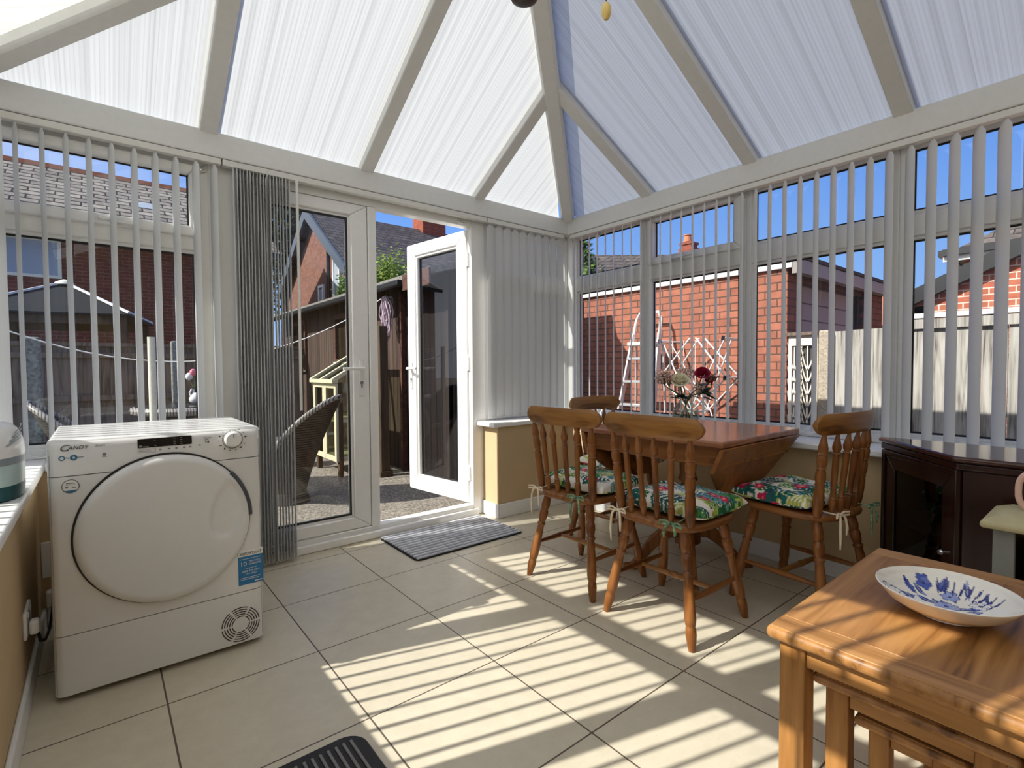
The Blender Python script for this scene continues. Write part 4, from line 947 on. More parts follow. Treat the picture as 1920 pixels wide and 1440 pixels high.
for i in range(8):
    for k in range(nr): a, c = i*nr+k, i*nr+(k+1) % nr; mb.f.append((a, c, c+nr, a+nr))
bw_.scale = (1, 1, 1.22); mb.f.append(tuple(range(nr-1, -1, -1))); mb.build('bowl_body', 'chinaw', bw_, smooth=60)
inner = [(.130, .0505), (.126, .047), (.118, .038), (.1, .0225), (.08, .0135), (.05, .0095), (.0, .009)]
vs, uv, fs = [], [], []; nn = 84
def zi(r_):
    for (ra, za), (rb_, zb_) in zip(inner, inner[1:]):
        if rb_ <= r_ <= ra: t = (r_-rb_)/(ra-rb_); t = t*t*(3-2*t)*.3+t*.7; return zb_+(za-zb_)*t
    return .009
for i in range(nn+1):
    r_ = .130*i/nn
    for k in range(240): a = 2*PI*k/240; vs.append((r_*math.cos(a), r_*math.sin(a), zi(r_))); uv.append((.5+.37*(i/nn)*math.cos(a), .5+.37*(i/nn)*math.sin(a)))
for i in range(nn):
    for k in range(240): a, c = i*240+k, i*240+(k+1) % 240; fs.append((a, c, c+240, a+240))
me = bpy.data.meshes.new('glazed_inside'); me.from_pydata(vs, [], fs); me.materials.append(M['china']); me.polygons.foreach_set('use_smooth', [True]*len(me.polygons))
o = bpy.data.objects.new('glazed_inside', me); C.objects.link(o); o.parent = bw_; im = blue_china(); set_cols(o, im, uv)

# ================================================================== DARK CORNER CABINET
CX, cz = 2.80, .74
cab = empty('corner_cabinet', (2.6, .2, 0), 0, 'dark mahogany corner cabinet with a glass door under the window', 'cabinet')
co_ = Vector((2.6, .2, 0)); kb = lambda mb, n_, m_, par=cab, bv=.003: mb.build(n_, m_, par, bevel=bv, loc=(-co_ if par is cab else None), seg=2)
topo = [(2.798, .752), (2.768, .752), (2.372, .418), (2.372, -.30), (2.62, -.62), (2.798, -.62)]
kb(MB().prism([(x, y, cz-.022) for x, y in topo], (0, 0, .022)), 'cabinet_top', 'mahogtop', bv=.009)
def inset(p, d): 
    c = Vector((2.62, .07)); return [(c+(Vector(q)-c)*(1-d)) for q in p]
body = [(2.79, .725), (2.752, .725), (2.395, .405), (2.395, -.28), (2.62, -.58), (2.79, -.58)]
kb(MB().prism([(x, y, cz-.05) for x, y in [(2.795, .74), (2.76, .74), (2.384, .412), (2.384, -.29), (2.62, -.60), (2.795, -.60)]], (0, 0, .028)), 'cornice', 'mahog', bv=.006)
kb(MB().prism([(x, y, 0) for x, y in body], (0, 0, .06)), 'plinth', 'mahog')
kb(MB().prism([(2.79, -.58, .06), (2.78, -.58, .06), (2.78, .72, .06), (2.79, .72, .06)], (0, 0, cz-.11)), 'back_panel', 'inside')
kb(MB().prism([(2.395, .395, .06), (2.41, .395, .06), (2.41, -.275, .06), (2.395, -.275, .06)], (0, 0, cz-.11)), 'front_panel', 'mahog')
kb(MB().prism([(2.395, -.28, .06), (2.62, -.58, .06), (2.63, -.57, .06), (2.41, -.275, .06)], (0, 0, cz-.11)), 'side_panel', 'mahog')
kb(MB().prism([(2.62, -.58, .06), (2.79, -.58, .06), (2.79, -.57, .06), (2.62, -.57, .06)], (0, 0, cz-.11)), 'end_panel', 'mahog')
a_, b_ = Vector((2.752, .725, 0)), Vector((2.395, .405, 0)); ud = (b_-a_).normalized(); nd = Vector((-ud.y, ud.x, 0)); nd = nd if nd.x < 0 else -nd; Ld = (b_-a_).length
kb(MB().frame(ud, (0, 0, 1), a_-co_, 0, Ld, .06, cz-.05, .02, -.012, .02, -nd), 'door_surround', 'mahog').location = (0, 0, 0)
dr = MB().frame(ud, (0, 0, 1), a_-co_, .022, Ld-.022, .08, cz-.07, .062, -.004, .016, -nd, .07, .06).build('glass_door', 'mahog', cab, bevel=.004)
MB().hexa([a_-co_+ud*u_+Vector((0, 0, z))-nd*d_ for z in (.148, cz-.128) for u_, d_ in ((.082, .004), (Ld-.082, .004), (Ld-.082, .008), (.082, .008))]).build('pane', 'cabglass', dr, smooth=0)
MB().lathe(a_-co_+ud*(Ld-.055)+Vector((0, 0, .37))+nd*.003, a_-co_+ud*(Ld-.055)+Vector((0, 0, .37))+nd*.028, [(0, .006), (.5, .006), (.7, .011), (1, .008)], 14).build('knob', 'steel', dr)
kb(MB().prism([(2.78, .70, .37), (2.745, .70, .37), (2.42, .395, .37), (2.42, -.25, .37), (2.78, -.25, .37)], (0, 0, .015)), 'shelf', 'inside')
# a few light spined cases on the shelf behind the glass
for k in range(4):
    o = MB().box(-.085, .085, -.06, .06, 0, .014).build('disc_case', plain('case_grey_%d' % k, [(.5, .5, .48), (.42, .42, .42), (.5, .3, .28), (.46, .46, .45)][k], .5), None, bevel=.001)
    o.location = (2.672, .52, .3855+.0215*k); o.rotation_euler = (0, 0, math.atan2(ud.y, ud.x))
    o.location.z = .3855+.0145*k
    tag(o, ['pale grey flat case at the bottom of the stack behind the cabinet glass', 'grey flat case second from the bottom behind the cabinet glass', 'reddish flat case in the stack behind the cabinet glass', 'pale flat case topmost of the stack behind the cabinet glass'][k], 'case', 'cases in the dark cabinet')

# ================================================================== LANTERN
la = empty('lantern', (2.185, .175, 0), 0, 'grey wooden floor lantern with a cream lid and pink loop handle', 'lantern')
w2 = .098
for sx in (-1, 1):
    for sy in (-1, 1): MB().box(sx*w2-.024*(sx > 0)*2, sx*w2+.024*(sx < 0)*2, sy*w2-.024*(sy > 0)*2, sy*w2+.024*(sy < 0)*2, .03, .575).build('post', 'lantern', la, bevel=.003)
MB().box(-w2-.012, w2+.012, -w2-.012, w2+.012, 0, .03).build('base', 'lantern', la, bevel=.005)
lidm = MB(); r0 = [(w2+.022, .575), (w2+.028, .583), (w2+.024, .598), (w2-.025, .622)]
for s, z in r0: lidm.v += [(-s, -s, z), (s, -s, z), (s, s, z), (-s, s, z)]
for i in range(3):
    for k in range(4): lidm.f.append((i*4+k, i*4+(k+1) % 4, i*4+4+(k+1) % 4, i*4+4+k))
lidm.f += [(3, 2, 1, 0), (12, 13, 14, 15)]; lidm.build('lid', 'cream', la, bevel=.006)
for s in (-1, 1):
    MB().box(-w2+.048, w2-.048, s*(w2-.026)-.002, s*(w2-.026)+.002, .03, .575).build('pane', 'cabglass', la, smooth=0); MB().box(s*(w2-.026)-.002, s*(w2-.026)+.002, -w2+.048, w2-.048, .03, .575).build('pane', 'cabglass', la, smooth=0)
hp = []
for k in range(36):
    a = 2*PI*k/36; c, s = math.cos(a), math.sin(a); hp.append((0, .055*math.copysign(abs(c)**.75, c), .682+.062*math.copysign(abs(s)**.75, s)))
MB().tube(hp, .0085, 10, closed=True).build('loop_handle', 'pink', la)

# ================================================================== VASE AND FLOWERS
vx, vy = 2.40, 1.51
va = empty('flower_vase', (vx, vy, TZ), 0, 'round clear glass vase of flowers on the pine table', 'vase')
MB().lathe((0, 0, .0005), (0, 0, .18), [(0, .035), (.06, .052), (.2, .066), (.38, .070), (.55, .062), (.68, .043), (.77, .031), (.88, .034), (1, .048), (1, .0465), (.88, .032), (.77, .0285), (.68, .040), (.55, .0595), (.38, .0675), (.2, .0635), (.08, .05), (.05, .006)], 40).build('glass_body', 'vase', va, smooth=60)
MB().lathe((0, 0, .012), (0, 0, .09), [(0, .03), (.2, .056), (.6, .0655), (1, .062)], 32).build('water', 'water', va, smooth=60)
rf = random.Random(21)
def rose(label, mt_, dx, dy, h, R0, seed, grp='roses in the glass vase'):
    rr = random.Random(seed); root = empty('rose', (vx, vy, TZ), 0, label, 'flower', grp)
    bl = MB(); c = Vector((dx, dy, h))
    axn = Vector((-.55, -.35, .75)).normalized(); q_ = axn.to_track_quat('Z', 'Y').to_matrix()
    for ring, (cnt, rad, op, hh) in enumerate([(4, .30, .15, 1.0), (5, .5, .35, .95), (6, .72, .65, .82), (7, .92, 1.0, .62)]):
        for k in range(cnt):
            a0 = 2*PI*k/cnt+ring*.7+rr.uniform(-.15, .15); wsp = 2*PI/cnt*.75; nu, nv = 6, 5; base = len(bl.v)
            for sgn in (0, 1):
                for j in range(nv+1):
                    t = j/nv
                    for i in range(nu+1):
                        u = -1+2*i/nu; a = a0+u*wsp*(.55+.45*t); r_ = R0*rad*(.35+.65*t**(.7))*(1-.1*u*u)+(.0012 if sgn else 0)+R0*.18*op*max(0, t-.7)
                        z = R0*(hh*t-.18*u*u*t-.25*op*t*t+.1*(3-ring)*.3)-R0*.3
                        bl.v.append(tuple(c+q_ @ Vector((r_*math.cos(a), r_*math.sin(a), z))))
            s2_ = (nu+1)*(nv+1)
            for j in range(nv):
                for i in range(nu):
                    a = base+j*(nu+1)+i; bl.f.append((a, a+1, a+nu+2, a+nu+1)); bl.f.append((a+s2_, a+s2_+nu+1, a+s2_+nu+2, a+s2_+1))
    bl.build('bloom', mt_, root, smooth=80)
    ang = math.atan2(dy, dx)
    MB().tube([(c.x, c.y, c.z-R0*.3), (dx*.7, dy*.7, h*.72), (dx*.22, dy*.22, .165), (dx*.05, dy*.05, .13), (-dx*.3, -dy*.3, .02)], .0035, 8).build('stem', 'stem', root, smooth=60)
    lf = MB()
    for k in range(7):
        a = ang+rr.uniform(-1.5, 1.5); p = Vector((dx*.8, dy*.8, h*.72+rr.uniform(-.03, .02))); d_ = Vector((math.cos(a), math.sin(a), rr.uniform(-.5, .3))).normalized(); s_ = d_.cross(Vector((0, 0, 1))).normalized(); Ln = rr.uniform(.045, .075); wd = Ln*.33; nn_ = d_.cross(s_)*.001
        pts = [(0, 0), (.25, .8), (.5, 1), (.8, .6), (1, 0)]; vs = [p+d_*Ln*t+s_*wd*w__ for t, w__ in pts]+[p+d_*Ln*t-s_*wd*w__+Vector((0, 0, .004)) for t, w__ in pts[1:4]][::-1]
        lf.prism(vs, nn_)
    lf.build('leaves', 'bqleaf', root, smooth=0)
rose('large cream rose in the glass vase', 'rosew', -.052, .0, .247, .050, 1)
rose('deep crimson rose in the glass vase', 'roser', .046, -.068, .283, .042, 2)
rose('smaller crimson rose bud below the crimson rose', 'roser', .092, -.080, .245, .022, 5)
def spray(label, m_, pts_c, seed, n=140, r0=.055):
    rr = random.Random(seed); root = empty('flower_spray', (vx, vy, TZ), 0, label, 'flower', 'filler flowers in the glass vase'); c = Vector(pts_c)
    bl = MB(); stx = MB()
    for k in range(n):
        v = Vector((rr.gauss(0, 1), rr.gauss(0, 1), rr.gauss(0, 1))).normalized()*r0*rr.uniform(.35, 1.05); v.z *= .85; p = c+v
        bl.ball(p, rr.uniform(.0025, .0052), 6, 4)
        if k % 4 == 0: stx.tube([c+Vector((0, 0, -.05)), c+v*.5, p], .0008, 4)
    bl.build('florets', m_, root, smooth=60)
    stx.tube([c+Vector((0, 0, -.05)), (c.x*.25, c.y*.25, .165), (c.x*.05, c.y*.05, .13), (-c.x*.3, -c.y*.3, .02)], .0025, 6); stx.build('stem', 'stem', root, smooth=60)
spray('cloud of dusky pink filler flowers left of the cream rose', 'gyp', (-.088, .070, .268), 3, 240, .050)
spray('dried brownish florets beside the cream rose', 'gypd', (-.072, .052, .255), 4, 90, .034)
spray('pale pink filler flowers behind the roses', 'gyp', (.01, .02, .285), 8, 160, .055)
spray('small purple brown filler flowers at the crimson side', 'gypd', (.104, -.088, .258), 6, 120, .032)
spray('pale filler flowers drooping over the vase rim', 'gyp', (.05, -.05, .205), 9, 90, .034)
# ================================================================== OUTSIDE
gr = MB(); gr.box(-40, 60, 3.115, 60, GZ-.1, GZ); gr.box(3.2, 60, -40, 3.115, GZ-.1, GZ); gr.box(-40, -.47, -40, 3.115, GZ-.1, GZ)
st(gr.build('ground', 'ground', smooth=0), 'exposed aggregate concrete yard outside the conservatory', 'ground')
# ---- garage
ga = empty('garage', (4.9, 2.05, GZ), 0, 'orange brick garage with a white fascia opposite the table windows', 'garage'); go = Vector((4.9, 2.05, GZ))
kg = lambda mb, n_, m_, bv=0: mb.build(n_, m_, ga, bevel=bv, loc=-go)
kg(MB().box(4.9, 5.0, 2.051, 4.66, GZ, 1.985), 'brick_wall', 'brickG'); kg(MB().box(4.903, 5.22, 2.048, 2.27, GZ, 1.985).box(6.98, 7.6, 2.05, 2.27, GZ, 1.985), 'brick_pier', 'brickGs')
kg(MB().box(7.5, 7.6, 2.27, 4.66, GZ, 1.985).box(5.0, 7.5, 4.56, 4.66, GZ, 1.985), 'rear_walls', 'brickG')
kg(MB().box(4.865, 4.898, 2.0, 4.68, 1.955, 2.025), 'white_fascia', 'whiteout', .003)
kg(MB().box(4.875, 7.75, 1.93, 2.0, 1.90, 2.02), 'end_fascia', 'gardoor'); kg(MB().box(4.86, 7.78, 1.92, 4.72, 2.027, 2.06), 'flat_roof', 'felt2')
kg(MB().box(5.22, 6.98, 2.14, 2.17, GZ, 1.87), 'garage_door', 'gardoor'); kg(MB().box(5.22, 6.98, 2.08, 2.16, 1.87, 1.955), 'lintel', 'fascia'); kg(MB().box(6.88, 6.95, 2.1, 2.18, GZ, 1.87), 'door_post', 'gutter')
kg(MB().box(4.83, 4.9, 4.58, 4.66, 1.72, 1.95).cyl((4.85, 4.64, 1.75), (4.85, 4.64, GZ), .034, 10), 'downpipe', 'gutter')
# ---- step ladder leaning by the garage wall
lad = empty('step_ladder', (4.45, 3.44, GZ), 0, 'silver aluminium step ladder leaning against the orange brick wall', 'ladder')
H = 1.68-GZ; pb = [(-.10, .27, 0), (-.10, -.27, 0)]
def lp(s, t): return Vector((-.10+.40*t, s*(.27-.115*t), H*t))
fr_ = []
for s, nm in ((1, 'rail'), (-1, 'rail')):
    a, b = lp(s, 0), lp(s, .86); bar(a, b, (1, 0, 0), .012, -.03, .03).build('rail', 'alu', lad, bevel=.004)
top = [lp(1, .80), lp(1, .95)+Vector((0, -.0, 0)), lp(1, .99)+Vector((0, -.03, 0)), lp(-1, .99)+Vector((0, .03, 0)), lp(-1, .95), lp(-1, .80)]
MB().tube(top, .017, 10).build('hand_hoop', 'white2', lad)
for k, t in enumerate((.15, .29, .43, .57, .71)):
    a, b = lp(1, t), lp(-1, t); wy = a.y
    MB().box(a.x-.05, a.x+.04, -wy, wy, a.z-.014, a.z+.012).build('tread', 'alu', lad, bevel=.004)
t = .80; a = lp(1, t); MB().box(a.x-.08, a.x+.09, -a.y-.01, a.y+.01, a.z-.02, a.z+.02).build('platform', 'white2', lad, bevel=.01)
for s in (1, -1): bar(lp(s, .8)+Vector((.08, 0, 0)), Vector((.33, s*.21, 0)), (1, 0, 0), .010, -.014, .014).build('rear_leg', 'alu', lad, bevel=.003)
MB().box(.25, .29, -.19, .19, .45, .48).build('rear_brace', 'alu', lad)
# ---- folding clothes airer
ar = empty('clothes_airer', (4.55, 2.79, GZ), 0, 'white folding clothes airer standing in front of the orange brick wall', 'airer')
fm = MB(); zz = 1.45
for s in (-.02, .30):
    fm.tube([(s*.6, .36, .03), (s, .02, .74), (s*.4, -.34, zz)], .007, 8); fm.tube([(s*.6, -.36, .03), (s, -.02, .74), (s*.4, .34, zz)], .007, 8)
    fm.tube([(s, .0, .74), (s*.8, .36, 1.08), (s*.5, .02, zz+.02)], .009, 8); fm.tube([(s, .0, .74), (s*.8, -.36, 1.08), (s*.5, -.04, zz+.02)], .009, 8)
fm.build('frame', 'whiteout', ar, smooth=60)
rl = MB()
for yv, z in ((.36, .03), (-.36, .03), (.34, zz), (-.34, zz), (.36, 1.08), (-.36, 1.08), (0, .74)): rl.cyl((-.04, yv, z), (.32, yv, z), .009, 8)
rl.build('rails', 'whiteout', ar); 
wr = MB()
for k in range(5): yv = -.26+.13*k; wr.cyl((.05, yv, zz), (.05, yv*.9, .76), .003, 6)
wr.build('wires', 'whiteout', ar)
jn = MB()
for yv, z in ((.36, 1.08), (-.36, 1.08), (.34, zz), (-.34, zz)): jn.tube([(-.05, yv, z-.02), (-.05, yv*1.02, z+.02)], .016, 8)
jn.build('joints', 'gutter', ar)
# ---- side fence, post, screen
cpst = MB().box(4.83, 4.95, 1.66, 1.76, GZ, 1.37).build('concrete_post', 'concrete', bevel=.012); tag(cpst, 'grey concrete fence post between the leaf screen and the pale fence', 'post')
def fence_panel(label, y0, y1, zt, cap, x=4.9, m='fencegrey'):
    root = empty('fence_panel', (x, (y0+y1)/2, GZ), 0, label, 'fence', 'pale fence panels behind the dark cabinet'); yo = (y0+y1)/2; mb = MB(); y = y1; i = 0; rr = random.Random(int(y1*100))
    while y > y0+.02:
        w_ = rr.uniform(.125, .155); z_ = zt-(.05 if cap else 0); mb.box(-.012+.012*(i % 2), .004+.012*(i % 2), max(y-w_, y0)-yo, y-yo, .0, z_-GZ-rr.uniform(0, .008)); y -= w_+.004; i += 1
    mb.build('boards', m, root, bevel=.003, smooth=0)
    r_ = MB(); 
    for z in (.28, .82, 1.22): r_.box(.016, .05, y0-yo, y1-yo, z, z+.05)
    r_.build('rails', m, root, smooth=0)
    if cap:
        MB().box(-.035, .0, y0-yo, y1-yo, zt-GZ-.13, zt-GZ-.055).build('top_rail', m, root, bevel=.004); MB().box(-.045, .03, y0-yo, y1-yo, zt-GZ-.05, zt-GZ-.012).build('capping', 'whiteout', root, bevel=.004)
fence_panel('low silvered fence panel beside the concrete post', 1.20, 1.655, 1.365, False)
fence_panel('silvered fence panel with a white capping, first beyond the low panel', -.62, 1.19, 1.47, True)
fence_panel('silvered fence panel with a white capping, nearest the house wall', -2.5, -.63, 1.47, True)
sc_ = empty('garden_screen', (4.86, 1.90, GZ), 0, 'cream leaf cut garden screen beside the garage corner', 'screen'); y0, y1, zt = -.125, .118, 1.335-GZ
MB().frame((0, 1, 0), (0, 0, 1), (0, 0, 0), y0, y1, .0, zt, .028, 0, .03, (1, 0, 0), .05, .09).build('frame', 'screen', sc_, bevel=.003)
MB().box(-.03, .05, y0-.005, y1+.015, zt, zt+.03).build('top_rail', 'fencedark', sc_, bevel=.003); MB().box(.03, .034, y0, y1, 0, zt).build('backing', 'screend', sc_)
lv = MB()
def blade(p, q_, bend, w_):
    pts = []
    for i in range(9): t = i/8; pts.append((p[0]+(q_[0]-p[0])*t+bend*math.sin(PI*t)*.0, p[1]+(q_[1]-p[1])*t+bend*math.sin(PI*t)))
    for (a, b), (t0, t1) in zip(zip(pts, pts[1:]), [(i/8, (i+1)/8) for i in range(8)]):
        w0, w1 = w_*(.25+.75*math.sin(PI*min(1, t0*.9+.1))), w_*(.25+.75*math.sin(PI*min(1, t1*.9+.1)))
        lv.prism([(.008, a[0], a[1]-w0), (.008, b[0], b[1]-w1), (.008, b[0], b[1]+w1), (.008, a[0], a[1]+w0)], (.012, 0, 0))
for base in (-.04, .07):
    for i in range(11):
        z_ = .05+.11*i
        blade((base, z_), (base-.075, min(1.42, z_+.27)), -.045, .017); blade((base, z_), (base+.06, min(1.42, z_+.25)), -.045, .017)
    lv.prism([(.008, base-.008, .03), (.008, base+.012, .03), (.008, base+.004, 1.36), (.008, base-.004, 1.36)], (.012, 0, 0))
lv.build('leaf_cutwork', 'screen', sc_, smooth=0)
# ---- neighbour's extension and houses beyond the fence
ex = empty('house_extension', (8, 0, GZ), 0, 'red brick lean to extension with a black sloping verge beyond the pale fence', 'house'); eo = Vector((8, 0, GZ)); ke_ = lambda mb, n_, m_: mb.build(n_, m_, ex, loc=-eo, smooth=0)
zt_ = lambda y: 1.80+(1.92-y)*.48
ke_(MB().prism([(8, 1.92, GZ), (8, -4, GZ), (8, -4, zt_(-4)), (8, 1.92, zt_(1.92))], (.25, 0, 0)), 'brick_wall', 'brickE')
ke_(MB().prism([(7.88, 2.05, zt_(2.05)-.04), (7.88, -4, zt_(-4)-.04), (7.88, -4, zt_(-4)+.15), (7.88, 2.05, zt_(2.05)+.15)], (.1, 0, 0)), 'verge_board', 'gutter')
ke_(MB().prism([(7.98, 2.05, zt_(2.05)+.05), (7.98, -4, zt_(-4)+.05), (7.98, -4, zt_(-4)+.13), (7.98, 2.05, zt_(2.05)+.13)], (3.6, 0, 0)), 'roof', 'slateY')
ke_(MB().prism([(8, 1.92, GZ), (11.5, 1.92, GZ), (11.5, 1.92, 1.8), (8, 1.92, 1.8)], (0, -.2, 0)), 'side_wall', 'brickE')
ke_(MB().box(8.4, 9.2, .86, 1.1, 2.35, 2.50), 'roof_box', 'whiteout')
def hip_house(label, x0, x1, y0, y1, ze, zr, m1, m2, seed=0):
    h = empty('house', (x0, y1, GZ), 0, label, 'house'); ho = Vector((x0, y1, GZ)); k = lambda mb, n_, m_: mb.build(n_, m_, h, loc=-ho, smooth=0)
    k(MB().box(x0, x1, y0, y1, GZ, ze), 'brick_wall', m1); ov = .3; d = (x1-x0)/2
    k(MB().add([(x0-ov, y0, ze), (x1+ov, y0, ze), (x1+ov, y1+ov, ze), (x0-ov, y1+ov, ze), ((x0+x1)/2, y0, zr), ((x0+x1)/2, y1-d, zr)], [(0, 1, 2, 3), (0, 4, 1), (0, 3, 5, 4), (1, 4, 5, 2), (3, 2, 5)]), 'roof', m2)
    k(MB().box(x0-ov-.08, x0-ov+.02, y0, y1+ov, ze-.03, ze+.10).box(x0-ov, x1, y1+ov-.02, y1+ov+.08, ze-.03, ze+.1), 'gutter', 'gutter'); k(MB().box(x0-ov+.02, x0-ov+.06, y0, y1+ov, ze-.14, ze-.03), 'fascia', 'whiteout')
hip_house('red brick house with a grey hipped roof behind the lean to extension', 14, 20, -10, 2.35, 3.34, 5.6, 'brickE', 'slateY')
hip_house('taller dark roofed house behind the hipped house', 23, 30, -14, 2.6, 6.1, 8.6, 'brickE', 'slateY')
hh = empty('distant_cottage', (18, 5, GZ), 0, 'small distant building with a teal wall beyond the garage corner', 'house'); MB().box(0, 4, -1.6, 1.2, 0, 2.35).build('wall', plain('teal_render', srgb(168, 206, 200), .8), hh); MB().prism([(-.2, -1.8, 2.35), (-.2, 1.4, 2.35), (-.2, 1.4, 2.6), (-.2, -.2, 3.4), (-.2, -1.8, 2.6)], (4.4, 0, 0)).build('roof', 'terracotta', hh)
# ---- row house behind the garage, turned towards the camera
rv, fv = Vector((math.sin(yaw_), -math.cos(yaw_), 0)), Vector((math.cos(yaw_), math.sin(yaw_), 0))
Dm = 17.0
def rp(s, d, z): return fv*(Dm+d)+rv*s+Vector((0, 0, z))
rh = empty('terraced_house', tuple(rp(6, 3, 0)), 0, 'grey slate roofed house behind the garage, with a brick chimney', 'house'); ro = rh.location.copy(); kr = lambda mb, n_, m_: mb.build(n_, m_, rh, loc=-ro, smooth=0)
s0, s1 = 3.02, 9.4; zr_ = 1.07+Dm*1.12*.212; ze_ = 3.35
kr(MB().prism([rp(s0+.2, 0, GZ), rp(s0+.2, 4.2, GZ), rp(s0+.2, 4.2, ze_), rp(s0+.2, 2.1, zr_-.1), rp(s0+.2, 0, ze_)], rv*(s1-s0)), 'brick_wall', 'brickF')
kr(MB().prism([rp(s0, -.25, ze_-.15), rp(s0, 2.1, zr_), rp(s0, 4.5, ze_-.15), rp(s0, 4.5, ze_-.03), rp(s0, 2.1, zr_+.12), rp(s0, -.25, ze_-.03)], rv*(s1-s0)), 'roof', 'slateY')
kr(MB().prism([rp(s0-.1, -.3, ze_-.25), rp(s0-.1, 2.1, zr_-.02), rp(s0-.1, 4.5, ze_-.25), rp(s0-.1, 4.5, ze_), rp(s0-.1, 2.1, zr_+.15), rp(s0-.1, -.3, ze_)], rv*.1), 'verge_board', 'barge')
def chimney(parent_off, k, c, w_, d_, z0, z1, m, pots=2):
    x, y = c; k(MB().box(x-w_, x+w_, y-d_, y+d_, z0, z1).box(x-w_-.06, x+w_+.06, y-d_-.06, y+d_+.06, z1-.35, z1-.2).box(x-w_-.04, x+w_+.04, y-d_-.04, y+d_+.04, z1-.08, z1), 'chimney_stack', m)
    for i in range(pots): p_ = MB(); p_.lathe((x-w_*.45+w_*.9*i/max(1, pots-1)*1.0, y, z1), (x-w_*.45+w_*.9*i/max(1, pots-1)*1.0, y, z1+.28), [(0, .13), (.1, .15), (.8, .12), (.9, .15), (1, .14)], 12); k(p_, 'chimney_pot', 'terracotta')
ch = rp(6.55, 1.9, 0); chimney(ro, kr, (ch.x, ch.y), .21, .21, 3.9, 5.60, 'brickC', 1)
an = MB(); ac = rp(6.05, 1.6, 5.05); an.cyl(ac+Vector((0, 0, -.9)), ac+Vector((0, 0, .05)), .015, 6)
for i in range(5): an.cyl(ac+rv*(-.55)+Vector((0, 0, -.1*i)), ac+rv*.35+Vector((0, 0, -.1*i)), .008, 5)
an.cyl(ac, ac+Vector((0, 0, -.45)), .01, 6); kr(an, 'aerial', 'alu')

# ---- shed
sh = empty('garden_shed', (2.75, 7, GZ), 0, 'dark stained timber shed seen through the garden doors', 'shed'); sho = Vector((2.75, 7, GZ)); ks = lambda mb, n_, m_, bv=0: mb.build(n_, m_, sh, loc=-sho, smooth=0, bevel=bv)
ks(MB().box(2.75, 2.80, 5.42, 10.2, GZ, 2.03), 'board_wall', 'darkwood'); ks(MB().box(2.76, 2.80, 4.42, 5.42, GZ, 2.03), 'shade_dark_boards', 'shadeboards'); ks(MB().prism([(2.75, 4.42, GZ), (4.0, 4.42, GZ), (4.0, 4.42, 2.38), (2.75, 4.42, 2.03)], (0, .05, 0)), 'end_wall', 'darkwoodx'); ks(MB().prism([(3.9, 4.10, GZ), (3.9, 4.42, GZ), (3.9, 4.42, 2.40), (3.9, 4.10, 2.0)], (.08, 0, 0)), 'added_shadow_panel', 'darkwood'); ks(MB().box(3.95, 4.0, 4.42, 10.2, GZ, 2.35), 'rear_wall', 'darkwood')  # near boards coloured for shade; unseen panel added to shadow the garage wall
ks(MB().prism([(2.50, 4.34, 1.985), (3.92, 4.34, 2.37), (4.1, 4.34, 2.34), (4.1, 4.34, 2.40), (3.92, 4.34, 2.43), (2.50, 4.34, 2.05)], (0, 6, 0)), 'felt_roof', 'felt')
ks(MB().box(2.49, 2.515, 4.34, 4.9, 1.88, 2.045), 'fascia_board', 'fascia', .003); ks(MB().box(2.43, 2.51, 4.9, 10.3, 1.94, 2.0), 'gutter', 'gutter', .01)
for y0, y1, z0, z1 in ((7.02, 7.55, 1.14, 1.86), (8.9, 9.7, 1.02, 1.9)):
    wf = MB().frame((0, 1, 0), (0, 0, 1), (2.75, 0, 0), y0, y1, z0, z1, .07, -.04, .02, (1, 0, 0)).build('window_frame', 'fascia', sh, loc=-sho, smooth=0); MB().box(2.745, 2.75, y0+.07, y1-.07, z0+.07, z1-.07).build('pane', 'ghglass', wf, smooth=0)
    MB().box(2.70, 2.752, y0, y1, z0, z0+.03).build('sill', 'offwhite', wf, smooth=0)
for y in (5.35,): ks(MB().box(2.70, 2.76, y, y+.055, GZ, 1.95), 'batten', 'fascia')
# ---- hanks of line, leaning post
hk = MB(); rr = random.Random(9); 
for k in range(16):
    c = Vector((2.60+rr.uniform(-.03, .03), 5.52+rr.uniform(-.05, .05), 1.9)); Lh = rr.uniform(.25, .62); wv = rr.uniform(.03, .085); pts = []
    for i in range(15): a = 2*PI*i/14; pts.append((c.x+.02*math.sin(a*2+k), c.y+wv*math.sin(a)*(1+.3*math.sin(3*a+k)), c.z-Lh/2+Lh/2*math.cos(a)))
    hk.tube(pts, .0065, 5)
tag(hk.build('rope_hank', 'rope', smooth=60), 'tangled hank of pale lilac line hanging on the shed', 'rope')
lpst = empty('timber_post', (2.42, 5.25, GZ), 0, 'dark upright timber post standing before the shed wall', 'post'); MB().prism([(-.05, -.05, 0), (.05, -.05, 0), (.05, .05, 0), (-.05, .05, 0)], (.02, .06, 1.66)).build('shaft', 'ghbrown', lpst, bevel=.006); MB().box(-.07, .07, -.07, .07, 0, .06).build('foot', 'ghbrown', lpst)
pts = []
for i in range(25): t = i/24; x = -.95+(2.55+.95)*t; base = 1.60+(1.88-1.60)*t; pts.append((x, 5.5, base-.62*4*t*(1-t)*(1-.12*t)))
tag(MB().tube(pts, .006, 6).build('washing_line', 'linerope', smooth=60), 'white washing line sagging across the yard to the shed', 'washing line')
# ---- posts
tag(MB().cyl((.328, 5.0, GZ), (.328, 5.0, 1.335), .027, 16).build('line_post', 'offwhite'), 'off white round post in front of the dark fence', 'post')
tag(MB().box(-.50, -.39, 5.94, 6.05, GZ, 1.36).build('concrete_post', 'mossy', bevel=.015), 'weathered concrete post standing before the dark fence', 'post')
tag(MB().box(.64, .74, 6.95, 7.05, GZ, 1.40).build('concrete_post', 'mossy', bevel=.012), 'mossy concrete post beside the tulip vase', 'post')
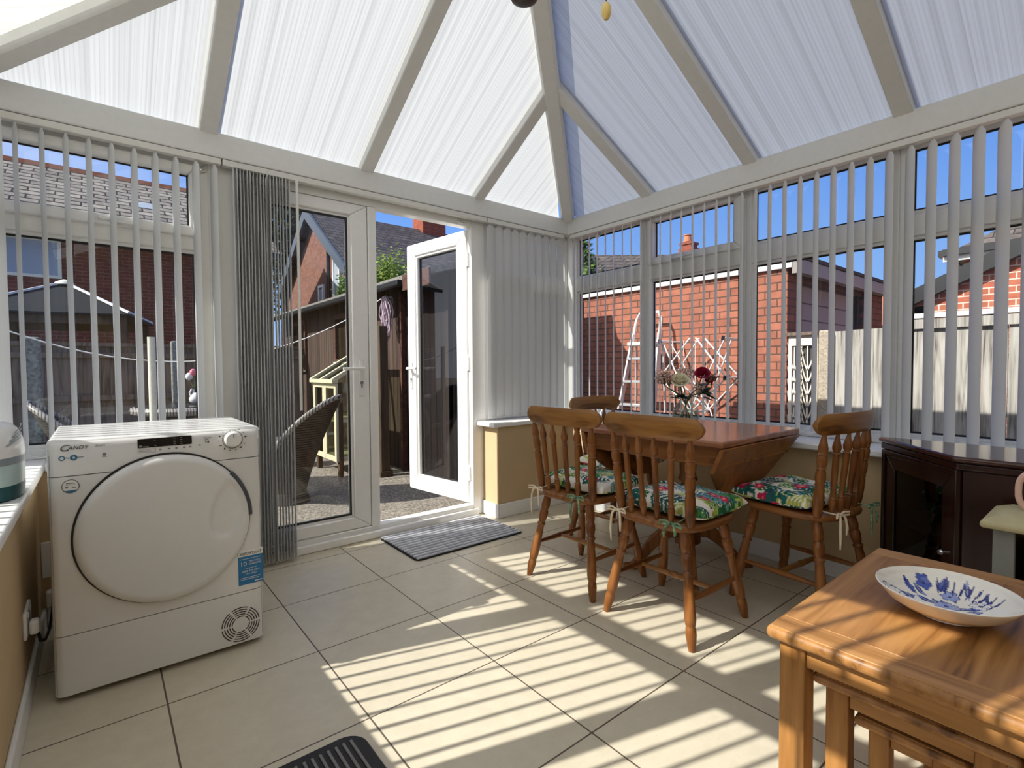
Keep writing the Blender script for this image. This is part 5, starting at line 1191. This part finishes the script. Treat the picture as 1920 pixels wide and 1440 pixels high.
# ---- dark back fence
for i, (x0, x1, lab) in enumerate(((-3.4, -.9, 'dark board fence panel behind the yard, farthest from the doors'), (-.86, .9, 'dark board fence panel behind the rattan table'), (.94, 2.7, 'dark board fence panel behind the yard, nearest the shed'))):
    fp_ = empty('fence_panel', ((x0+x1)/2, 9.0, GZ), 0, lab, 'fence', 'dark fence panels at the back of the yard'); mb = MB(); x = x0-(x0+x1)/2; k = 0
    while x < (x1-x0)/2-.01: mb.box(x, min(x+.15, (x1-x0)/2), -.012*(k % 2), .014-.012*(k % 2), 0, 1.52); x += .145; k += 1
    mb.build('boards', 'fencedark', fp_, smooth=0); MB().box(-(x1-x0)/2, (x1-x0)/2, -.05, -.012, .78, .85).box(-(x1-x0)/2, (x1-x0)/2, -.05, -.012, 1.36, 1.43).build('rails', 'fencedark', fp_, smooth=0); MB().box(-(x1-x0)/2, (x1-x0)/2, -.04, .03, 1.52, 1.57).build('capping', 'fencedark', fp_, smooth=0)
# ---- gazebo canopy beyond the back fence
gz = empty('gazebo', (-.42, 11.4, GZ), math.radians(-12), 'grey pitched gazebo canopy behind the dark back fence', 'gazebo'); hw = 1.05; zt, ze_g = 2.53-GZ, 1.96-GZ
MB().add([(-hw, -hw, ze_g), (hw, -hw, ze_g), (hw, hw, ze_g), (-hw, hw, ze_g), (0, 0, zt), (-hw, -hw, ze_g-.03), (hw, -hw, ze_g-.03), (hw, hw, ze_g-.03), (-hw, hw, ze_g-.03)], [(0, 1, 4), (1, 2, 4), (2, 3, 4), (3, 0, 4), (0, 5, 6, 1), (1, 6, 7, 2), (2, 7, 8, 3), (3, 8, 5, 0), (5, 8, 7, 6)]).build('canopy', 'canopy', gz, smooth=0)
for sx in (-1, 1):
    for sy in (-1, 1): bar((sx*hw, sy*hw, ze_g+.01), (0, 0, zt+.01), (0, 0, 1), .022, 0, .03).build('roof_rib', 'whiteout', gz); MB().box(sx*(hw-.1)-.05, sx*(hw-.1)+.05, sy*(hw-.1)-.05, sy*(hw-.1)+.05, 0, ze_g).build('post', 'ghbrown', gz)
MB().lathe((0, 0, zt-.02), (0, 0, zt+.07), [(0, .14), (.4, .12), (1, .02)], 14).build('finial', 'offwhite', gz); 
for s in (-1, 1): MB().box(-hw+.05, hw-.05, s*(hw-.14), s*(hw-.06), ze_g-.16, ze_g-.03).build('crossbar', 'ghbrown', gz)
# ---- neighbouring house with pale tiled roof
nh = empty('house', (-1, 14, GZ), 0, 'dark brick house with a pale tiled roof behind the gazebo', 'house'); no = Vector((-1, 14, GZ)); kn_ = lambda mb, n_, m_, p=nh: mb.build(n_, m_, p, loc=(-no if p is nh else None), smooth=0)
kn_(MB().box(-9, 3.5, 14, 14.3, GZ, 4.02).box(-9, 3.5, 21.5, 22, GZ, 4.02), 'brick_wall', 'brickH'); kn_(MB().prism([(3.2, 14, GZ), (3.2, 22, GZ), (3.2, 22, 4), (3.2, 18, 6.2), (3.2, 14, 4)], (.3, 0, 0)), 'gable_wall', 'brickF')
kn_(MB().prism([(-9, 13.7, 3.86), (-9, 18, 6.26), (-9, 22.3, 3.86), (-9, 22.3, 3.96), (-9, 18, 6.38), (-9, 13.7, 3.96)], (12.65, 0, 0)), 'roof', 'tiles')
kn_(MB().box(-9, 3.6, 17.9, 18.1, 6.32, 6.44), 'ridge_tiles', 'terracotta'); kn_(MB().box(-9, 3.6, 13.58, 13.7, 3.84, 3.95), 'gutter', 'gutter')
kn_(MB().hexa([Vector(p) for p in ((.80, 15.75, 5.02), (1.25, 15.75, 5.02), (1.25, 16.15, 5.25), (.80, 16.15, 5.25), (.80, 15.75, 5.12), (1.25, 15.75, 5.12), (1.25, 16.15, 5.36), (.80, 16.15, 5.36))]), 'skylight', 'curtain')
for x0, x1 in ((-1.75, -.55),):
    wf = MB().frame((1, 0, 0), (0, 0, 1), (0, 13.97, 0), x0, x1, 2.95, 3.75, .06, 0, .08, (0, 1, 0)); wo_ = kn_(wf, 'window_frame', 'offwhite'); g_ = MB().box(x0+.06, x1-.06, 13.99, 14.0, 3.01, 3.69).build('pane', 'curtain', wo_, smooth=0)
# ---- gable house behind the shed
gh = empty('house', (5.93, 18.3, GZ), 0, 'orange brick gabled house with slate roof behind the shed', 'house'); gho = Vector((5.93, 18.3, GZ)); kgh = lambda mb, n_, m_, p=gh: mb.build(n_, m_, p, loc=(-gho if p is gh else None), smooth=0)
yc, hwid, zpk, zev = 18.3, 3.1, 6.55, 4.35
kgh(MB().prism([(5.93, yc-hwid, GZ), (5.93, yc+hwid, GZ), (5.93, yc+hwid, zev), (5.93, yc, zpk-.15), (5.93, yc-hwid, zev)], (.3, 0, 0)), 'gable_wall', 'brickF'); kgh(MB().box(6.2, 17, yc-hwid, yc-hwid+.3, GZ, zev).box(6.2, 17, yc+hwid-.3, yc+hwid, GZ, zev), 'side_wall', 'brickH')
sl_ = (zpk-zev)/hwid
kgh(MB().prism([(5.7, yc-hwid-.5, zev-.5*sl_-.05), (5.7, yc, zpk-.05), (5.7, yc+hwid+.5, zev-.5*sl_-.05), (5.7, yc+hwid+.5, zev-.5*sl_+.07), (5.7, yc, zpk+.07), (5.7, yc-hwid-.5, zev-.5*sl_+.07)], (11.5, 0, 0)), 'slate_roof', 'slate')
kgh(MB().prism([(5.62, yc-hwid-.5, zev-.5*sl_-.25), (5.62, yc, zpk-.28), (5.62, yc+hwid+.5, zev-.5*sl_-.25), (5.62, yc+hwid+.5, zev-.5*sl_+.10), (5.62, yc, zpk+.12), (5.62, yc-hwid-.5, zev-.5*sl_+.10)], (.08, 0, 0)), 'barge_boards', 'barge')
for (y0, y1, z0, z1) in ((15.75, 16.35, 3.3, 4.6), (17.25, 17.75, 2.4, 3.9)):
    w_ = MB().frame((0, 1, 0), (0, 0, 1), (5.86, 0, 0), y0, y1, z0, z1, .09, 0, .1, (1, 0, 0)); wo_ = kgh(w_, 'window_frame', 'whiteout'); MB().box(5.89, 5.90, y0+.09, y1-.09, z0+.09, z1-.09).build('pane', 'curtain', wo_, smooth=0)
kgh(MB().cyl((5.88, 16.75, 3.3), (5.88, 16.75, 5.25), .06, 8), 'soil_pipe', 'gutter')
chimney(None, kgh, (10.6, yc+.1), .52, .42, 5.6, 7.55, 'brickC', 0)
# ---- mini greenhouse
mg = empty('mini_greenhouse', (2.22, 5.86, GZ), 0, 'cream painted mini greenhouse cabinet with glazed doors by the shed', 'greenhouse'); A0, A1, hF, hB, dp = -.37, .37, .94-GZ, 1.26-GZ, .24
for s, (a, b) in enumerate(((A0, -.003), (.003, A1))):
    dd = MB().frame((0, 1, 0), (0, 0, 1), (-dp, 0, 0), a, b, .17, hF-.03, .055, -.0, .03, (1, 0, 0)).build('door', 'ghcream', mg, bevel=.003); MB().box(-dp+.012, -dp+.016, a+.05, b-.05, .22, hF-.08).build('pane', 'ghglass', dd, smooth=0); yk = -.03 if s == 0 else .03; MB().ball((-dp-.012, yk, .62), .012).build('knob', 'gutter', dd)
for y in (A0, A1-.05):
    MB().box(-dp+.03, -dp+.08, y, y+.05, 0, hF-.02).build('post', 'ghbrown', mg); MB().box(dp-.05, dp, y, y+.05, 0, hB-.02).build('post', 'ghbrown', mg); MB().box(-dp+.08, dp-.05, y+.01, y+.04, .17, .23).box(-dp+.08, dp-.05, y+.01, y+.04, .60, .64).build('side_rail', 'ghcream', mg)
    MB().prism([(-dp+.08, y+.022, .23), (dp-.05, y+.022, .23), (dp-.05, y+.022, hB-.08), (-dp+.08, y+.022, hF-.05)], (0, .004, 0)).build('pane', 'ghglass', mg, smooth=0)
    bar((-dp-.03, y+.025, hF), (dp+.02, y+.025, hB), (0, 0, 1), .03, -.02, .02).build('roof_bar', 'ghcream', mg)
bar((-dp-.03, 0, hF), (dp+.02, 0, hB), (0, 0, 1), .025, -.02, .02).build('roof_bar', 'ghcream', mg)
MB().box(-dp-.04, -dp+.03, A0-.01, A1+.01, hF-.03, hF+.015).build('eaves_rail', 'ghcream', mg, bevel=.004); MB().box(dp-.03, dp+.03, A0-.01, A1+.01, hB-.02, hB+.025).build('top_rail', 'ghcream', mg, bevel=.004)
MB().prism([(-dp-.02, A0+.02, hF), (dp, A0+.02, hB), (dp, A1-.02, hB), (-dp-.02, A1-.02, hF)], (0, 0, .005)).build('roof_pane', 'ghglass', mg, smooth=0)
for z in (.17, .60): MB().box(-dp+.03, dp-.02, A0+.03, A1-.03, z, z+.018).build('shelf', 'ghcream', mg)
tag(MB().lathe((1.72, 6.55, GZ), (1.72, 6.55, GZ+.36), [(0, .12), (.8, .15), (.85, .165), (1, .165)], 20).build('plant_pot', 'pot'), 'grey plant pot between the rattan chair and the greenhouse', 'pot')
# ---- rattan chairs and table
def tub_chair():
    root = empty('rattan_chair'); n = 44; mb = MB(); rows = 14; R0, R1 = .13, .33
    def top(a): return .50+.44*max(0, math.cos(a))**1.0*1.0 if math.cos(a) > 0 else .50+.06*math.cos(a)
    for sgn in (0, 1):
        for j in range(rows+1):
            t = j/rows
            for k in range(n):
                a = -PI*.80+1.6*PI*k/(n-1); z = .06+(top(a)-.06)*t; r_ = R0+(R1-R0)*t**1.5+.13*t*max(0, math.cos(a))-(.018 if sgn else 0)
                mb.v.append((-r_*math.cos(a), r_*math.sin(a), z))
    s2_ = (rows+1)*n
    for j in range(rows):
        for k in range(n-1): a = j*n+k; mb.f.append((a, a+1, a+n+1, a+n)); mb.f.append((s2_+a, s2_+a+n, s2_+a+n+1, s2_+a+1))
    rim = list(range(n))+[j*n+n-1 for j in range(1, rows+1)]+[rows*n+k for k in range(n-2, -1, -1)]+[j*n for j in range(rows-1, 0, -1)]
    for a, c in zip(rim, rim[1:]+rim[:1]): mb.f.append((a, c, c+s2_, a+s2_))
    mb.build('woven_shell', 'rattan', root, smooth=60)
    MB().tube([(-(R1+.13*max(0, math.cos(a))-.009)*math.cos(a), (R1+.13*max(0, math.cos(a))-.009)*math.sin(a), top(a)) for a in [-PI*.80+1.6*PI*k/40 for k in range(41)]], .022, 8).build('rolled_rim', 'rattan_lit', root, smooth=60)
    MB().lathe((0, 0, .36), (0, 0, .42), [(0, .19), (.5, .22), (1, .21)], 28).build('seat', 'rattan', root)
    MB().lathe((0, 0, 0), (0, 0, .10), [(0, .17), (1, .14)], 24).build('base', 'rattan', root)
    return root
tc_ = tub_chair(); gR = 'rattan tub chairs in the yard'
spots = [((1.30, 4.78, GZ), 141, 'dark rattan tub chair seen through the closed garden door'), ((.0, 5.46, GZ), 0, 'dark rattan tub chair beyond the dryer, near the weathered post')]
for i, (lc, rz, lab) in enumerate(spots):
    o = tc_ if i == 0 else copy_tree(tc_); o.location = lc; o.rotation_euler = (0, 0, math.radians(rz)); tag(o, lab, 'chair', gR)
rt = empty('rattan_table', (.68, 5.55, GZ), 0, 'round dark rattan garden table behind the dryer', 'table'); th_ = .755-GZ
MB().lathe((0, 0, 0), (0, 0, th_-.07), [(0, .26), (.3, .22), (1, .40)], 32).build('woven_base', 'rattan', rt); MB().tube([(.46*math.cos(2*PI*k/40), .46*math.sin(2*PI*k/40), th_-.045) for k in range(40)], .034, 8, closed=True).build('woven_rim', 'rattan_lit', rt); MB().cyl((0, 0, th_-.03), (0, 0, th_-.003), .45, 40).build('glass_top', 'display', rt)
tv = empty('swan_vase', (.685, 5.50, .758), 0, 'small white swan shaped vase on the rattan table', 'vase'); MB().lathe((0, 0, 0), (0, 0, .10), [(0, .03), (.2, .05), (.5, .055), (.8, .035), (1, .022)], 20).tube([(-.03, 0, .05), (-.045, 0, .10), (-.03, 0, .135), (-.012, 0, .125), (-.02, 0, .10)], .009, 8).build('vase_body', 'white', tv, smooth=60)
for lab, m_, dx, h in (('white tulip in the swan vase outside', 'tulipw', -.045, .235), ('pink tulip in the swan vase outside', 'tulipp', -.015, .27)):
    tu = empty('tulip', (.685, 5.50, .758), 0, lab, 'flower', 'tulips in the swan vase'); MB().lathe((dx, 0, h-.02), (dx*1.1, 0, h+.05), [(0, .008), (.2, .026), (.55, .032), (.85, .022), (1, .008)], 12).build('bloom', m_, tu, smooth=60); MB().tube([(0, 0, .06), (dx*.4, 0, .15), (dx, 0, h)], .004, 6).build('stem', 'stem', tu)
    MB().prism([(0, -.004, .08), (dx*.3+.03, -.004, .16), (dx*.3+.035, -.004, .21), (dx*.3+.01, -.004, .15)], (0, .003, 0)).build('leaf', 'bqleaf', tu)
# ---- trees and hedges
def foliage(name, label, cat, c, rad, n, leaf, m_, seed, trunk=None, shape='ball', group=None):
    rr = random.Random(seed); root = empty(name, (c[0], c[1], GZ), 0, label, cat, group); mb = MB(); cl = []
    for k in range(26):
        v = Vector((rr.gauss(0, 1), rr.gauss(0, 1), rr.gauss(0, 1))).normalized()*rr.uniform(.3, 1); cl.append(Vector((v.x*rad[0], v.y*rad[1], v.z*rad[2]*(1 if shape == 'ball' else 1)))*.8)
    for k in range(n):
        b_ = rr.choice(cl); p = b_+Vector((rr.gauss(0, .28)*rad[0], rr.gauss(0, .28)*rad[1], rr.gauss(0, .26)*rad[2]))
        if shape == 'cone': s = max(.15, 1-(p.z+rad[2])/(2*rad[2])*.8); p.x *= s; p.y *= s
        p.z += c[2]-GZ; d = Vector((rr.gauss(0, 1), rr.gauss(0, 1), rr.gauss(0, .8))).normalized(); s_ = d.orthogonal().normalized(); l_ = leaf*rr.uniform(.6, 1.3)
        mb.add([p, p+d*l_*.5+s_*l_*.3, p+d*l_, p+d*l_*.5-s_*l_*.3], [(0, 1, 2, 3)])
    me = bpy.data.meshes.new('crown'); me.from_pydata([tuple(v) for v in mb.v], [], mb.f); me.materials.append(M[m_]); o = bpy.data.objects.new('crown', me); C.objects.link(o); o.parent = root
    if trunk: MB().cyl((0, 0, 0), (0, 0, c[2]-GZ), trunk, 8, trunk*.5).build('trunk', 'trunk', root)
foliage('tree', 'dark leafy tree behind the orange brick gable', 'tree', (7.2, 26.5, 7.6), (2.5, 2.2, 3.6), 5200, .3, 'leafdk', 1, .3)
foliage('hedge', 'green hedge top showing above the shed roof', 'hedge', (5.75, 11.9, 3.05), (.75, .55, .8), 5200, .09, 'leaflt', 2, .05)
foliage('bush', 'small green bush against the orange brick gable', 'bush', (4.2, 10.9, 2.72), (.2, .26, .38), 1500, .08, 'leafmd', 5, .05)
foliage('conifer', 'dark green tree left of the grey slate roof', 'tree', (9.2, 8.5, 2.9), (.75, .75, 1.35), 3600, .14, 'leafmd', 3, .12, 'cone')
SUN_E, SKY_E, EXPO = 7.3, 1.22, 0.0
# ================================================================== CAMERA, SUN, SKY
cam = bpy.data.cameras.new('camera'); co = bpy.data.objects.new('camera', cam); C.objects.link(co)
cam.sensor_fit = 'HORIZONTAL'; cam.sensor_width = 36; cam.lens = 954.87/1920*36; cam.clip_start = .02; cam.clip_end = 400
yaw, pitch, roll = .8905066, .03236905, -.0071318
f = Vector((math.cos(yaw)*math.cos(pitch), math.sin(yaw)*math.cos(pitch), -math.sin(pitch))); r = Vector((math.sin(yaw), -math.cos(yaw), 0)); u = r.cross(f)
r2_ = r*math.cos(roll)+u*math.sin(roll); u2_ = -r*math.sin(roll)+u*math.cos(roll)
mt = Matrix((r2_, u2_, -f)).transposed().to_4x4(); mt.translation = (0, 0, 1.07); co.matrix_world = mt
SC.camera = co
sl = bpy.data.lights.new('sun', 'SUN'); sl.energy = SUN_E; sl.angle = math.radians(.53); sl.color = (1.0, .955, .88)
so = bpy.data.objects.new('sun', sl); C.objects.link(so)
ke = .868*.959; el = math.atan(ke)
dv = Vector((.959*math.cos(el), -.283*math.cos(el), -math.sin(el)))
so.rotation_euler = (-dv).to_track_quat('Z', 'Y').to_euler(); so.location = (-6, 4, 8)
w = bpy.data.worlds.new('sky'); SC.world = w; w.use_nodes = True; nt = w.node_tree; nt.nodes.clear()
tc = nt.nodes.new('ShaderNodeTexCoord'); s = nt.nodes.new('ShaderNodeSeparateXYZ'); L(nt, tc.outputs['Generated'], s.inputs[0])
cr = ramp(nt, s.outputs[2], [(0.0, srgb(176, 206, 242)), (.12, srgb(134, 176, 234)), (.3, srgb(104, 152, 228)), (.6, srgb(82, 132, 216)), (1.0, srgb(64, 112, 200))])
# whiter, brighter sky around the sun
vm = nt.nodes.new('ShaderNodeVectorMath'); vm.operation = 'DOT_PRODUCT'; L(nt, tc.outputs['Generated'], vm.inputs[0]); vm.inputs[1].default_value = tuple(-dv)
au = ramp(nt, vm.outputs['Value'], [(0.25, (0, 0, 0)), (.8, (.55,)*3), (1.0, (1,)*3)])
mxs = N(nt, 'ShaderNodeMix', data_type='RGBA'); L(nt, au, mxs.inputs[0]); L(nt, cr, mxs.inputs[6]); mxs.inputs[7].default_value = (1.35, 1.30, 1.20, 1); cr = mxs.outputs[2]
bg = nt.nodes.new('ShaderNodeBackground'); bg.inputs[1].default_value = SKY_E; L(nt, cr, bg.inputs[0])
wo = nt.nodes.new('ShaderNodeOutputWorld'); L(nt, bg.outputs[0], wo.inputs[0])
vs = SC.view_settings; vs.view_transform = 'Standard'; vs.look = 'None'; vs.exposure = EXPO; vs.gamma = 1; vs.use_curve_mapping = False
SC.cycles.max_bounces = 10; SC.cycles.diffuse_bounces = 5; SC.cycles.glossy_bounces = 4; SC.cycles.transmission_bounces = 8; SC.cycles.transparent_max_bounces = 24
SC.cycles.sample_clamp_indirect = 6; SC.cycles.caustics_reflective = False; SC.cycles.caustics_refractive = False
SC.cycles.use_denoising = True
